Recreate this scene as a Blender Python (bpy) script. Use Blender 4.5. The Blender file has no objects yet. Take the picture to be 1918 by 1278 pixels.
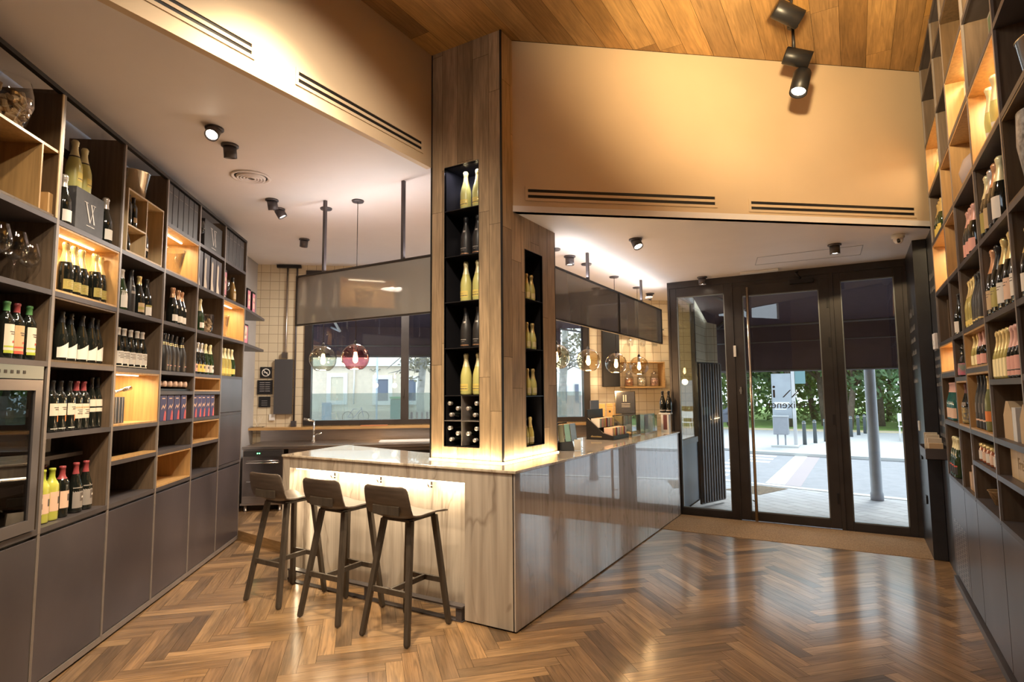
import bpy, bmesh, math, random
from mathutils import Matrix, Vector
R = math.radians
random.seed(7)
SC = bpy.context.scene
COL = SC.collection

# ------------------------------------------------------------------ camera
F_PX, PIT, ROLL, AR, AL, H = 1083.0, .088, -.0084, .5338, -.14006, 1.6
X2 = Vector((math.cos(ROLL), -math.sin(PIT)*math.sin(ROLL), math.cos(PIT)*math.sin(ROLL)))
U2 = Vector((-math.sin(ROLL), -math.sin(PIT)*math.cos(ROLL), math.cos(PIT)*math.cos(ROLL)))
FW_ = Vector((0, math.cos(PIT), math.sin(PIT)))
MR = Matrix.Rotation(AR, 3, 'Z')
X2, U2, FW_ = MR @ X2, MR @ U2, MR @ FW_
cam = bpy.data.cameras.new('camera')
cam.sensor_width = 36.0
cam.lens = F_PX/1918*36
cam.clip_end = 300
camo = bpy.data.objects.new('camera', cam)
COL.objects.link(camo)
camo.matrix_world = Matrix(((X2.x, U2.x, -FW_.x, 0), (X2.y, U2.y, -FW_.y, 0), (X2.z, U2.z, -FW_.z, H), (0, 0, 0, 1)))
SC.camera = camo
SC.view_settings.view_transform = 'Standard'
SC.view_settings.look = 'None'
SC.view_settings.gamma = 1
SC.view_settings.use_curve_mapping = False
SC.view_settings.exposure = 0.85

# ------------------------------------------------------------------ sky and sun
W = bpy.data.worlds.new('sky'); SC.world = W; W.use_nodes = True
bg = W.node_tree.nodes['Background']
bg.inputs[0].default_value = (.80, .90, 1.0, 1)
bg.inputs[1].default_value = 2.0
def light(kind, name, loc, energy, color, **kw):
    l = bpy.data.lights.new(name, kind); l.energy = energy; l.color = color
    o = bpy.data.objects.new(name, l); COL.objects.link(o); o.location = loc
    rot = kw.pop('rot', None); aim = kw.pop('aim', None)
    for k, v in kw.items(): setattr(l, k, v)
    if rot: o.rotation_euler = rot
    if aim is not None:
        d = Vector(aim) - Vector(loc)
        o.rotation_euler = d.to_track_quat('-Z', 'Y').to_euler()
    return o
light('SUN', 'sun', (3, 20, 20), 1.8, (1, .97, .92), rot=(R(38), R(12), R(150)), angle=R(18))
WARM = (1, .70, .42); WARM2 = (1, .80, .58)
# first spot is the lit track head; the others are added fill without fixtures
light('SPOT', 'track_spot_wall', (-.22, 4.95, 4.02), 34, (1, .84, .64), aim=(-.1, 6.2, 3.3), spot_size=R(115), spot_blend=1, shadow_soft_size=.04)
light('SPOT', 'fill_spot_ceiling', (-.15, 3.0, 3.55), 240, (1, .74, .40), aim=(-.1, 4.3, 4.5), spot_size=R(130), spot_blend=1, shadow_soft_size=.06)
light('SPOT', 'fill_spot_shelves', (-1.3, 1.6, 4.3), 190, (1, .86, .68), aim=(-4.3, 3.2, 1.2), spot_size=R(80), spot_blend=.8, shadow_soft_size=.06)
light('SPOT', 'fill_spot_right', (-1.4, 3.0, 4.3), 80, (1, .87, .70), aim=(.8, 4.6, 1.6), spot_size=R(85), spot_blend=.8, shadow_soft_size=.06)
light('SPOT', 'fill_spot_floor', (-2.3, 2.0, 4.35), 380, (1, .78, .50), aim=(-3.5, 2.6, 0), spot_size=R(82), spot_blend=1, shadow_soft_size=.06)
light('SPOT', 'fill_spot_floor_front', (-1.5, .5, 4.35), 140, (1, .80, .54), aim=(-2.8, 1.6, 0), spot_size=R(110), spot_blend=1, shadow_soft_size=.06)
# added unseen area lights above the hanging screens, lifting the low ceilings
light('AREA', 'low_ceiling_fill', (-3.9, 3.90, 2.80), 5, (1, .93, .90), shape='RECTANGLE', size=1.6, size_y=.03, rot=(R(180), 0, 0))
light('AREA', 'low_ceiling_fill', (-2.35, 6.4, 2.79), 6, (1, .95, .93), shape='RECTANGLE', size=.03, size_y=3.2, rot=(R(180), 0, 0))

# ------------------------------------------------------------------ frames of the three walls
TH = AR-AL
LD = Vector((-math.sin(TH), math.cos(TH), 0)); LN = Vector((math.cos(TH), math.sin(TH), 0))
def frame(ox, xa, ya):
    return Matrix(((xa.x, ya.x, 0, ox.x), (xa.y, ya.y, 0, ox.y), (0, 0, 1, 0), (0, 0, 0, 1)))
FL = frame(LN*-2.10, LD, -LN)                 # left shelving: x along, y into the wall
FT = frame(LD*8.8, LN, LD)                    # tiled window wall
FR = frame(Vector((.64, 0, 0)), Vector((0, -1, 0)), Vector((1, 0, 0)))   # right shelving
FW = Matrix.Identity(4)

# ------------------------------------------------------------------ materials
MATS = {}
def nt(m): return m.node_tree.nodes, m.node_tree.links
def mat(name, col, rough=.5, metal=0, coat=0, emis=None, es=1, noise=0, nscale=8, stretch=(1, 1, 1), bump=0, spec=None, alpha=1, col2=None, trans=0):
    if name in MATS: return MATS[name]
    m = bpy.data.materials.new(name); m.use_nodes = True; n, l = nt(m)
    b = n['Principled BSDF']
    b.inputs['Base Color'].default_value = (*col, 1); b.inputs['Roughness'].default_value = rough
    b.inputs['Metallic'].default_value = metal; b.inputs['Coat Weight'].default_value = coat; b.inputs['Coat Roughness'].default_value = .04
    b.inputs['Transmission Weight'].default_value = trans
    if spec is not None: b.inputs['Specular IOR Level'].default_value = spec
    if emis: b.inputs['Emission Color'].default_value = (*emis, 1); b.inputs['Emission Strength'].default_value = es
    b.inputs['Alpha'].default_value = alpha
    if noise or bump:
        tc = n.new('ShaderNodeTexCoord'); mp = n.new('ShaderNodeMapping'); mp.inputs['Scale'].default_value = stretch
        nz = n.new('ShaderNodeTexNoise'); nz.inputs['Scale'].default_value = nscale; nz.inputs['Detail'].default_value = 6
        l.new(tc.outputs['Object'], mp.inputs[0]); l.new(mp.outputs[0], nz.inputs[0])
        if noise:
            cr = n.new('ShaderNodeValToRGB'); c2 = col2 or tuple(c*(1-noise) for c in col)
            cr.color_ramp.elements[0].position = .35; cr.color_ramp.elements[1].position = .65
            cr.color_ramp.elements[0].color = (*c2, 1); cr.color_ramp.elements[1].color = (*col, 1)
            l.new(nz.outputs[0], cr.inputs[0]); l.new(cr.outputs[0], b.inputs['Base Color'])
        if bump:
            bp = n.new('ShaderNodeBump'); bp.inputs['Strength'].default_value = bump; bp.inputs['Distance'].default_value = .01
            l.new(nz.outputs[0], bp.inputs['Height']); l.new(bp.outputs[0], b.inputs['Normal'])
    MATS[name] = m; return m
def plankmat(name, cols, rough=.4, grain=.35, coat=0, bump=.15, contrast=1.0):
    """boards: colour by the per-board random value, grain along the board's own UV"""
    m = bpy.data.materials.new(name); m.use_nodes = True; n, l = nt(m); b = n['Principled BSDF']
    at = n.new('ShaderNodeAttribute'); at.attribute_name = 'rnd'
    uv = n.new('ShaderNodeUVMap'); uv.uv_map = 'UVMap'
    cr = n.new('ShaderNodeValToRGB'); cr.color_ramp.elements.remove(cr.color_ramp.elements[1])
    for i, c in enumerate(cols):
        e = cr.color_ramp.elements[0] if i == 0 else cr.color_ramp.elements.new(i/(len(cols)-1))
        e.position = i/(len(cols)-1); e.color = (*c, 1)
    l.new(at.outputs['Fac'], cr.inputs[0])
    cx = n.new('ShaderNodeCombineXYZ'); ml = n.new('ShaderNodeMath'); ml.operation = 'MULTIPLY'; ml.inputs[1].default_value = 57.
    l.new(at.outputs['Fac'], ml.inputs[0]); l.new(ml.outputs[0], cx.inputs[2])
    va = n.new('ShaderNodeVectorMath'); va.operation = 'ADD'; l.new(uv.outputs[0], va.inputs[0]); l.new(cx.outputs[0], va.inputs[1])
    mp = n.new('ShaderNodeMapping'); mp.inputs['Scale'].default_value = (2.2, 34, 1); l.new(va.outputs[0], mp.inputs[0])
    nz = n.new('ShaderNodeTexNoise'); nz.inputs['Scale'].default_value = 1.6; nz.inputs['Detail'].default_value = 8; nz.inputs['Distortion'].default_value = .9
    l.new(mp.outputs[0], nz.inputs[0])
    mp2 = n.new('ShaderNodeMapping'); mp2.inputs['Scale'].default_value = (1.2, 5, 1); l.new(va.outputs[0], mp2.inputs[0])
    n2 = n.new('ShaderNodeTexNoise'); n2.inputs['Scale'].default_value = 1.5; n2.inputs['Detail'].default_value = 3; l.new(mp2.outputs[0], n2.inputs[0])
    r1 = n.new('ShaderNodeMapRange'); r1.inputs[1].default_value = .3; r1.inputs[2].default_value = .7; r1.inputs[3].default_value = 1-grain; r1.inputs[4].default_value = 1+grain*.35
    l.new(nz.outputs[0], r1.inputs[0])
    r2 = n.new('ShaderNodeMapRange'); r2.inputs[1].default_value = .3; r2.inputs[2].default_value = .7; r2.inputs[3].default_value = 1-.28*contrast; r2.inputs[4].default_value = 1+.12*contrast
    l.new(n2.outputs[0], r2.inputs[0])
    mm = n.new('ShaderNodeMath'); mm.operation = 'MULTIPLY'; l.new(r1.outputs[0], mm.inputs[0]); l.new(r2.outputs[0], mm.inputs[1])
    mx = n.new('ShaderNodeVectorMath'); mx.operation = 'SCALE'; l.new(cr.outputs[0], mx.inputs[0]); l.new(mm.outputs[0], mx.inputs[3])
    l.new(mx.outputs[0], b.inputs['Base Color'])
    rr = n.new('ShaderNodeMapRange'); rr.inputs[3].default_value = rough+.1; rr.inputs[4].default_value = rough-.06; l.new(nz.outputs[0], rr.inputs[0]); l.new(rr.outputs[0], b.inputs['Roughness'])
    b.inputs['Coat Weight'].default_value = coat; b.inputs['Coat Roughness'].default_value = .15
    bp = n.new('ShaderNodeBump'); bp.inputs['Strength'].default_value = bump; bp.inputs['Distance'].default_value = .002
    l.new(nz.outputs[0], bp.inputs['Height']); l.new(bp.outputs[0], b.inputs['Normal'])
    MATS[name] = m; return m
def glassmat(name, tint=(1, 1, 1), rough=.0, ior=1.45, gain=1.0, veil=0, veilcol=(.6, .6, .6)):
    """thin sheet of glass: clear through, Fresnel mirror on top"""
    if name in MATS: return MATS[name]
    m = bpy.data.materials.new(name); m.use_nodes = True; n, l = nt(m); n.clear()
    o = n.new('ShaderNodeOutputMaterial'); t = n.new('ShaderNodeBsdfTransparent'); t.inputs[0].default_value = (*tint, 1)
    g = n.new('ShaderNodeBsdfGlossy'); g.inputs['Roughness'].default_value = rough
    f = n.new('ShaderNodeLayerWeight'); f.inputs[0].default_value = .5
    pw = n.new('ShaderNodeMath'); pw.operation = 'POWER'; pw.inputs[1].default_value = 4; l.new(f.outputs['Facing'], pw.inputs[0])
    ml = n.new('ShaderNodeMath'); ml.operation = 'MULTIPLY_ADD'; ml.inputs[1].default_value = .62*gain; ml.inputs[2].default_value = .045*gain; ml.use_clamp = True; l.new(pw.outputs[0], ml.inputs[0])
    base = t
    if veil:
        d = n.new('ShaderNodeBsdfDiffuse'); d.inputs[0].default_value = (*veilcol, 1); mv = n.new('ShaderNodeMixShader'); mv.inputs[0].default_value = veil
        l.new(t.outputs[0], mv.inputs[1]); l.new(d.outputs[0], mv.inputs[2]); base = mv
    mx = n.new('ShaderNodeMixShader'); l.new(ml.outputs[0], mx.inputs[0]); l.new(base.outputs[0], mx.inputs[1]); l.new(g.outputs[0], mx.inputs[2]); l.new(mx.outputs[0], o.inputs[0])
    MATS[name] = m; return m
def woodmat(name, col, axis='Z', rough=.45, grain=.3):
    if name in MATS: return MATS[name]
    st = {'X': (1.5, 22, 22), 'Y': (22, 1.5, 22), 'Z': (22, 22, 1.5)}[axis]
    return mat(name, col, rough, noise=grain, nscale=2.2, stretch=st, bump=.1)
def tilemat(name):
    m = bpy.data.materials.new(name); m.use_nodes = True; n, l = nt(m); b = n['Principled BSDF']
    tc = n.new('ShaderNodeTexCoord'); sp = n.new('ShaderNodeSeparateXYZ'); cx = n.new('ShaderNodeCombineXYZ')
    l.new(tc.outputs['Object'], sp.inputs[0]); l.new(sp.outputs[0], cx.inputs[0]); l.new(sp.outputs[2], cx.inputs[1])
    bt = n.new('ShaderNodeTexBrick'); bt.offset = 0; bt.inputs['Scale'].default_value = 1
    bt.inputs['Brick Width'].default_value = .13; bt.inputs['Row Height'].default_value = .13; bt.inputs['Mortar Size'].default_value = .0035; bt.inputs['Mortar Smooth'].default_value = .2
    bt.inputs['Color1'].default_value = (.70, .60, .43, 1); bt.inputs['Color2'].default_value = (.65, .55, .39, 1); bt.inputs['Mortar'].default_value = (.36, .28, .19, 1)
    l.new(cx.outputs[0], bt.inputs[0]); l.new(bt.outputs[0], b.inputs['Base Color']); b.inputs['Roughness'].default_value = .22
    bp = n.new('ShaderNodeBump'); bp.invert = True; bp.inputs['Strength'].default_value = .5; bp.inputs['Distance'].default_value = .004
    l.new(bt.outputs['Fac'], bp.inputs['Height']); l.new(bp.outputs[0], b.inputs['Normal']); MATS[name] = m; return m
def laminate(name, c1, c2, rough, coat):
    """pale zebrano-like panel: vertical streaks with a few dark diagonal veins"""
    m = bpy.data.materials.new(name); m.use_nodes = True; n, l = nt(m); b = n['Principled BSDF']
    tc = n.new('ShaderNodeTexCoord'); mp = n.new('ShaderNodeMapping'); mp.inputs['Scale'].default_value = (14, 14, .7)
    nz = n.new('ShaderNodeTexNoise'); nz.inputs['Scale'].default_value = 1.3; nz.inputs['Detail'].default_value = 7; nz.inputs['Distortion'].default_value = .5
    l.new(tc.outputs['Object'], mp.inputs[0]); l.new(mp.outputs[0], nz.inputs[0])
    cr = n.new('ShaderNodeValToRGB'); cr.color_ramp.elements[0].position = .32; cr.color_ramp.elements[1].position = .66
    cr.color_ramp.elements[0].color = (*c2, 1); cr.color_ramp.elements[1].color = (*c1, 1); l.new(nz.outputs[0], cr.inputs[0])
    mp2 = n.new('ShaderNodeMapping'); mp2.inputs['Rotation'].default_value = (R(8), R(24), 0); mp2.inputs['Scale'].default_value = (1.1, 1.1, .25)
    w = n.new('ShaderNodeTexNoise'); w.inputs['Scale'].default_value = 2.4; w.inputs['Detail'].default_value = 3; w.inputs['Distortion'].default_value = 1.0
    l.new(tc.outputs['Object'], mp2.inputs[0]); l.new(mp2.outputs[0], w.inputs[0])
    c2n = n.new('ShaderNodeValToRGB'); e = c2n.color_ramp.elements; e[0].position = .485; e[0].color = (1, 1, 1, 1); e[1].position = .515; e[1].color = (1, 1, 1, 1)
    e2 = e.new(.5); e2.color = (.62, .58, .55, 1)
    l.new(w.outputs[0], c2n.inputs[0])
    mx = n.new('ShaderNodeMix'); mx.data_type = 'RGBA'; mx.blend_type = 'MULTIPLY'; mx.inputs[0].default_value = .8
    l.new(cr.outputs[0], mx.inputs[6]); l.new(c2n.outputs[0], mx.inputs[7]); l.new(mx.outputs[2], b.inputs['Base Color'])
    b.inputs['Roughness'].default_value = rough; b.inputs['Coat Weight'].default_value = coat; b.inputs['Coat Roughness'].default_value = .01; b.inputs['Coat IOR'].default_value = (2.4 if coat == 1 else 1.6)
    MATS[name] = m; return m

M_STEEL = mat('dark_steel', (.105, .092, .098), .42, .25, noise=.3, nscale=3)
M_DOOR = mat('dark_cabinet_door', (.105, .092, .105), .33, .2, noise=.35, nscale=1.6, stretch=(1, 1, .6))
M_EDGE = mat('steel_edge', (.30, .26, .24), .42, .35, noise=.15, nscale=10)
M_BLACK = mat('black_metal', (.018, .017, .018), .4, .3)
M_FRAME = mat('bronze_frame', (.055, .047, .045), .38, .4, noise=.2, nscale=5)
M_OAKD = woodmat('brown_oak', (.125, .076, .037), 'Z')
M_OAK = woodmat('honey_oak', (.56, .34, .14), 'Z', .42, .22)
M_OAKL = woodmat('light_pine', (.66, .49, .28), 'Z', .45, .18)
M_CEIL = mat('white_ceiling', (.80, .75, .74), .6, noise=.03, nscale=3)
M_FASC = mat('beige_wall', (.66, .50, .33), .6, noise=.05, nscale=2)
M_WALLG = mat('grey_wall', (.42, .41, .42), .7, noise=.05)
M_WALLD = mat('dark_wall', (.035, .036, .045), .38, noise=.2, nscale=3)
M_CHROME = mat('chrome', (.75, .72, .68), .16, 1)
M_BRUSH = mat('brushed_steel', (.50, .45, .42), .3, 1, noise=.15, nscale=4, stretch=(1, 1, 30))
M_GLASSW = glassmat('window_glass', (.93, .97, .96), 0, 1.5, 1.2)
M_GCLEAR = glassmat('clear_glass', (.93, .93, .92), 0, 1.5, 3.0)
M_LED = mat('warm_led', (1, 1, 1), .5, emis=(1, .84, .58), es=7)
M_TILE = tilemat('cream_tiles')
M_BAR = laminate('bar_panel', (.56, .49, .42), (.36, .30, .25), .30, .35)
M_BARG = laminate('bar_panel_gloss', (.55, .49, .47), (.36, .31, .29), .22, 1)
M_TOP = laminate('bar_top_stone', (.66, .58, .48), (.46, .38, .30), .16, .8)
M_PARQ = plankmat('oak_parquet', [(.13, .080, .044), (.35, .205, .10), (.20, .122, .066), (.48, .295, .145), (.29, .172, .085), (.41, .24, .11)], .30, .42, .55, .3, 1.3)
M_CWOOD = plankmat('ceiling_planks', [(.27, .145, .05), (.52, .28, .09), (.62, .37, .14), (.38, .22, .09), (.58, .31, .085)], .5, .3)
M_COLW = plankmat('column_planks', [(.33, .22, .125), (.52, .37, .22), (.40, .275, .17), (.58, .42, .25), (.46, .31, .185)], .45, .33)
M_GAP = mat('plank_gap', (.03, .018, .01), .9)
M_MAT = mat('coir_mat', (.40, .25, .13), .95, noise=.45, nscale=90, bump=.8)
M_WHITE = mat('white_plastic', (.75, .74, .72), .4)

# ------------------------------------------------------------------ mesh helpers
def B(): return bmesh.new()
def box(bm, x0, x1, y0, y1, z0, z1, mi=0, mx=None):
    vs = [bm.verts.new(Vector((x, y, z))) for x in (x0, x1) for y in (y0, y1) for z in (z0, z1)]
    if mx is not None:
        for v in vs: v.co = mx @ v.co
    fs = []
    for f in ((0, 1, 3, 2), (4, 6, 7, 5), (0, 4, 5, 1), (2, 3, 7, 6), (0, 2, 6, 4), (1, 5, 7, 3)):
        fc = bm.faces.new([vs[i] for i in f]); fc.material_index = mi; fs.append(fc)
    return vs
def lathe(bm, prof, seg=24, mi=0, c=(0, 0, 0), mx=None, smooth=True):
    rings = []
    for r, z in prof:
        if r < 1e-6: v = bm.verts.new((c[0], c[1], c[2]+z)); rings.append([v])
        else: rings.append([bm.verts.new((c[0]+r*math.cos(2*math.pi*i/seg), c[1]+r*math.sin(2*math.pi*i/seg), c[2]+z)) for i in range(seg)])
    for a, b in zip(rings, rings[1:]):
        for i in range(seg):
            j = (i+1) % seg
            q = ([a[0]] if len(a) == 1 else [a[i], a[j]]) + ([b[0]] if len(b) == 1 else [b[j], b[i]])
            if len(q) >= 3:
                f = bm.faces.new(q); f.material_index = mi; f.smooth = smooth
    if mx is not None:
        for rg in rings:
            for v in rg: v.co = mx @ v.co
    return rings
def tube(bm, pts, r, seg=10, mi=0, cap=True):
    pts = [Vector(p) for p in pts]; rs = r if isinstance(r, (list, tuple)) else [r]*len(pts); prev = None; rings = []
    up = None
    for i, p in enumerate(pts):
        d = (pts[min(i+1, len(pts)-1)]-pts[max(i-1, 0)]).normalized()
        if up is None or abs(d.dot(up)) > .95: up = Vector((0, 0, 1)) if abs(d.z) < .9 else Vector((1, 0, 0))
        a = d.cross(up).normalized(); b = a.cross(d).normalized(); up = b
        rings.append([bm.verts.new(p+(a*math.cos(2*math.pi*k/seg)+b*math.sin(2*math.pi*k/seg))*rs[i]) for k in range(seg)])
    for a, b in zip(rings, rings[1:]):
        for k in range(seg):
            f = bm.faces.new((a[k], a[(k+1) % seg], b[(k+1) % seg], b[k])); f.smooth = True; f.material_index = mi
    if cap:
        f = bm.faces.new(rings[0][::-1]); f.material_index = mi; f = bm.faces.new(rings[-1]); f.material_index = mi
def poly(bm, pts, z0, z1=None, mi=0):
    lo = [bm.verts.new((p[0], p[1], z0)) for p in pts]
    if z1 is None: f = bm.faces.new(lo); f.material_index = mi; return
    hi = [bm.verts.new((p[0], p[1], z1)) for p in pts]
    bm.faces.new(lo[::-1]); bm.faces.new(hi)
    for i in range(len(pts)):
        j = (i+1) % len(pts); bm.faces.new((lo[i], lo[j], hi[j], hi[i]))
def mesh(name, bm, mats, bevel=0):
    bmesh.ops.recalc_face_normals(bm, faces=bm.faces[:])
    me = bpy.data.meshes.new(name); bm.to_mesh(me); bm.free()
    for m in (mats if isinstance(mats, (list, tuple)) else [mats]): me.materials.append(m)
    return me
def obj(name, bm, mats, parent=None, F=None, bevel=0, me=None):
    me = me or mesh(name, bm, mats)
    o = bpy.data.objects.new(name, me); COL.objects.link(o)
    if parent: o.parent = parent
    if F is not None: o.matrix_basis = F
    if bevel:
        md = o.modifiers.new('bevel', 'BEVEL'); md.width = bevel; md.segments = 2; md.limit_method = 'ANGLE'; md.angle_limit = R(40)
    return o
def struct(name, bm, mats, F=None, bevel=0):
    o = obj(name, bm, mats, None, F, bevel); o['kind'] = 'structure'; return o
def tag(o, label, cat, group=None):
    o['label'] = label; o['category'] = cat
    if group: o['group'] = group
    return o
def place(F, x, y, z, rz=0, rx=0, ry=0):
    return F @ Matrix.Translation((x, y, z)) @ Matrix.Rotation(R(rz), 4, 'Z') @ Matrix.Rotation(R(ry), 4, 'Y') @ Matrix.Rotation(R(rx), 4, 'X')
def thing(name, label, cat, M=FW, group=None, kind=None):
    o = bpy.data.objects.new(name, None); COL.objects.link(o); o.matrix_basis = M; o.empty_display_size = .05
    if label: tag(o, label, cat, group)
    if kind: o['kind'] = kind
    return o
def copytree(o, M, label, group=None):
    c = o.copy(); COL.objects.link(c); c.matrix_basis = M; c['label'] = label
    if group: c['group'] = group
    for ch in list(o.children):
        d = ch.copy(); COL.objects.link(d); d.parent = c
        for g in list(ch.children):
            e = g.copy(); COL.objects.link(e); e.parent = d
    return c
def textmesh(txt, size, m, ext=.0008, align='CENTER', name='lettering', parent=None, M=None, shear=0):
    cu = bpy.data.curves.new('t', 'FONT'); cu.body = txt; cu.size = size; cu.extrude = ext; cu.align_x = align; cu.align_y = 'CENTER'; cu.shear = shear
    to = bpy.data.objects.new('t', cu); me = bpy.data.meshes.new_from_object(to)
    me.materials.clear(); me.materials.append(m)
    bpy.data.objects.remove(to); me.name = name
    o = bpy.data.objects.new(name, me); COL.objects.link(o)
    if parent: o.parent = parent
    if M is not None: o.matrix_basis = M
    return o
UPR = Matrix.Rotation(R(90), 4, 'X')       # text standing up, read from -y
ORD = {1: ['only one'], 2: ['left one', 'right one']}
def ords(n):
    if n in ORD: return ORD[n]
    w = ['second', 'third', 'fourth', 'fifth', 'sixth', 'seventh']
    return ['leftmost'] + [w[i]+' from left' for i in range(n-2)] + ['rightmost']

# ------------------------------------------------------------------ boards
def newboards():
    bm = B(); uv = bm.loops.layers.uv.new('UVMap'); rn = bm.loops.layers.float.new('rnd') if hasattr(bm.loops.layers, 'float') else None
    return bm, uv, rn
def board(bm, uv, rn, pts, uvs, r):
    f = bm.faces.new([bm.verts.new(p) for p in pts])
    for lp, q in zip(f.loops, uvs): lp[uv].uv = q; lp[rn] = r
def clip(bm, planes):
    for co, no in planes:
        g = bm.verts[:]+bm.edges[:]+bm.faces[:]
        bmesh.ops.bisect_plane(bm, geom=g, plane_co=co, plane_no=no, clear_outer=True)
def herring(z, cx, cy, rad, planes, name):
    L, Wd, g = .60, .10, .0009
    bm, uv, rn = newboards(); rot = Matrix.Rotation(R(45), 3, 'Z'); rr = random.Random(3)
    N = int(rad/Wd)+8
    for m in range(-int(rad/L)-2, int(rad/L)+3):
        for n in range(-N, N):
            for k in (0, 1):
                if k == 0: x0, y0, x1, y1 = n*Wd, n*Wd, n*Wd+L, n*Wd+Wd
                else: x0, y0, x1, y1 = n*Wd+L, (n+1)*Wd-L, (n+1)*Wd+L, (n+1)*Wd
                x0 += 2*L*m; x1 += 2*L*m
                c = rot @ Vector(((x0+x1)/2, (y0+y1)/2, 0))
                if abs(c.x) > rad or abs(c.y) > rad: continue
                P = [rot @ Vector(q)+Vector((cx, cy, z)) for q in ((x0+g, y0+g, 0), (x1-g, y0+g, 0), (x1-g, y1-g, 0), (x0+g, y1-g, 0))]
                U = [(0, 0), (L, 0), (L, Wd), (0, Wd)] if k == 0 else [(0, 0), (0, Wd), (L, Wd), (L, 0)]
                board(bm, uv, rn, P, U, rr.random())
    clip(bm, planes)
    return bm
def planks(rects, wid, leng, to3d, seed=1, off=0, g=.0012):
    """boards along v inside the given (u0,u1,v0,v1) rectangles"""
    bm, uv, rn = newboards(); rr = random.Random(seed)
    u0 = min(r[0] for r in rects); u1 = max(r[1] for r in rects); v0 = min(r[2] for r in rects); v1 = max(r[3] for r in rects)
    u = u0-off
    while u < u1:
        v = v0 - rr.random()*leng
        while v < v1:
            le = leng*(.7+.6*rr.random()); c = rr.random()
            for a in rects:
                A, Bq, C, D = max(u+g, a[0]), min(u+wid-g, a[1]), max(v+g, a[2]), min(v+le-g, a[3])
                if Bq-A > .002 and D-C > .002:
                    board(bm, uv, rn, [to3d(A, C), to3d(Bq, C), to3d(Bq, D), to3d(A, D)], [(C-v, A-u), (C-v, Bq-u), (D-v, Bq-u), (D-v, A-u)], c)
            v += le
        u += wid
    return bm

# ------------------------------------------------------------------ room shell
def line_pt(n, t, z=0): v = LN*n+LD*t; return Vector((v.x, v.y, z))
PL_TILE = (line_pt(0, 8.8), LD); PL_LEFT = (line_pt(-2.5, 0), -LN)
bm = herring(0, -2, 3.2, 6.6, [PL_TILE, PL_LEFT, ((1.0, 0, 0), (1, 0, 0)), ((0, -2.2, 0), (0, -1, 0)), ((0, 6.80, 0), (0, 1, 0))], 'floor')
fl = struct('floor', bm, [M_PARQ])
bm = B(); poly(bm, [(-7.45, 5.3), (-1.5, -2.3), (1.05, -2.3), (1.05, 7.74), (-2.09, 7.74), (-2.09, 8.97), (-3, 8.87)], -.05, -.0025); struct('floor_base', bm, M_GAP)
bm = B(); poly(bm, [(-2.02, 6.80), (.66, 6.80), (.66, 7.7), (-2.02, 7.7)], -.002, .004); m_ = obj('entrance_mat', bm, M_MAT); tag(m_, 'brown coir entrance mat filling the floor before the glass doors', 'doormat')
# raised floor of the bar area
SP0, SP1 = Vector((-5.95, 4.09, 0)), Vector((-4.30, 3.885, 0))
sd = (SP1-SP0).normalized(); sn = Vector((sd.y, -sd.x, 0))
bm = herring(.1, -4.5, 6, 4.2, [(SP0, sn), PL_TILE, PL_LEFT, ((-2.1, 0, 0), (1, 0, 0))], 'platform')
o = struct('floor_bar', bm, [M_PARQ])
bm = B(); a = SP0-sd*.6; b_ = SP1+sd*.1; mx = Matrix(((sd.x, -sn.x, 0, a.x), (sd.y, -sn.y, 0, a.y), (0, 0, 1, 0), (0, 0, 0, 1)))
box(bm, 0, (b_-a).length, 0, .02, 0, .098, mx=mx); struct('trim_1', bm, woodmat('step_oak', (.40, .24, .10), 'X'))
# ceilings
H1 = 4.5
bm = planks([(-3.0, -2.302, -2.3, 3.76), (-2.302, 1.0, -2.3, 6.5)], .19, 1.9, lambda u, v: (u, v, H1), 5)
fs = [f for f in bm.faces if f.calc_center_median().x > -2.302]
bmesh.ops.bisect_plane(bm, geom=list({v for f in fs for v in f.verts})+list({e for f in fs for e in f.edges})+fs, plane_co=(-2.302, 3.92, 0), plane_no=LD, clear_outer=True)
struct('ceiling', bm, [M_CWOOD])
bm = B(); poly(bm, [(-3.05, -2.3), (1.1, -2.3), (1.1, 6.7), (-3.05, 3.8)], H1+.004, H1+.06); struct('ceiling_base', bm, M_GAP)
bm = B(); poly(bm, [(-3.0, -.25), (-3.0, 8.87), (-7.46, 5.32)], 3.5, 3.56); struct('ceiling_low_left', bm, M_CEIL)
bm = B(); poly(bm, [(-2.303, 3.925), (.70, 6.325), (.70, 7.80), (-2.09, 7.80), (-2.09, 9.60), (-3.0, 8.87), (-3.0, 4.66), (-2.303, 4.66)], 3.05, 3.10); struct('ceiling_low_right', bm, M_CEIL)
bm = B(); box(bm, -3.02, -3.0, 4.68, 8.87, 3.05, 3.5); struct('wall_step', bm, M_CEIL)
# beige upper walls
bm = B(); box(bm, -3.05, -2.999, -.3, 3.754, 3.499, 4.5); struct('wall_upper_left', bm, M_FASC)
A = Vector((-2.302, 3.93, 0)); FF = frame(A, LN, LD)
bm = B(); box(bm, 0, 3.85, 0, .06, 3.05, 4.5); struct('wall_upper_right', bm, M_FASC, FF)
# left wall, back wall, right wall, closing wall behind the camera
bm = B(); box(bm, -1.5, 8.85, .42, .5, 0, 3.55); struct('wall_left', bm, M_WALLG, FL)
bm = B(); box(bm, -1.7, 1.05, -2.3, -2.2, 0, 4.5); struct('wall_back', bm, M_FASC)
bm = B(); box(bm, 1.0, 1.08, -2.3, 6.2, 0, 4.5); struct('wall_right', bm, M_WALLD)
bm = B(); box(bm, -1.6, -.4, .4, .48, 3.5, 4.5); struct('wall_left_top', bm, M_FASC, FL)
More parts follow.
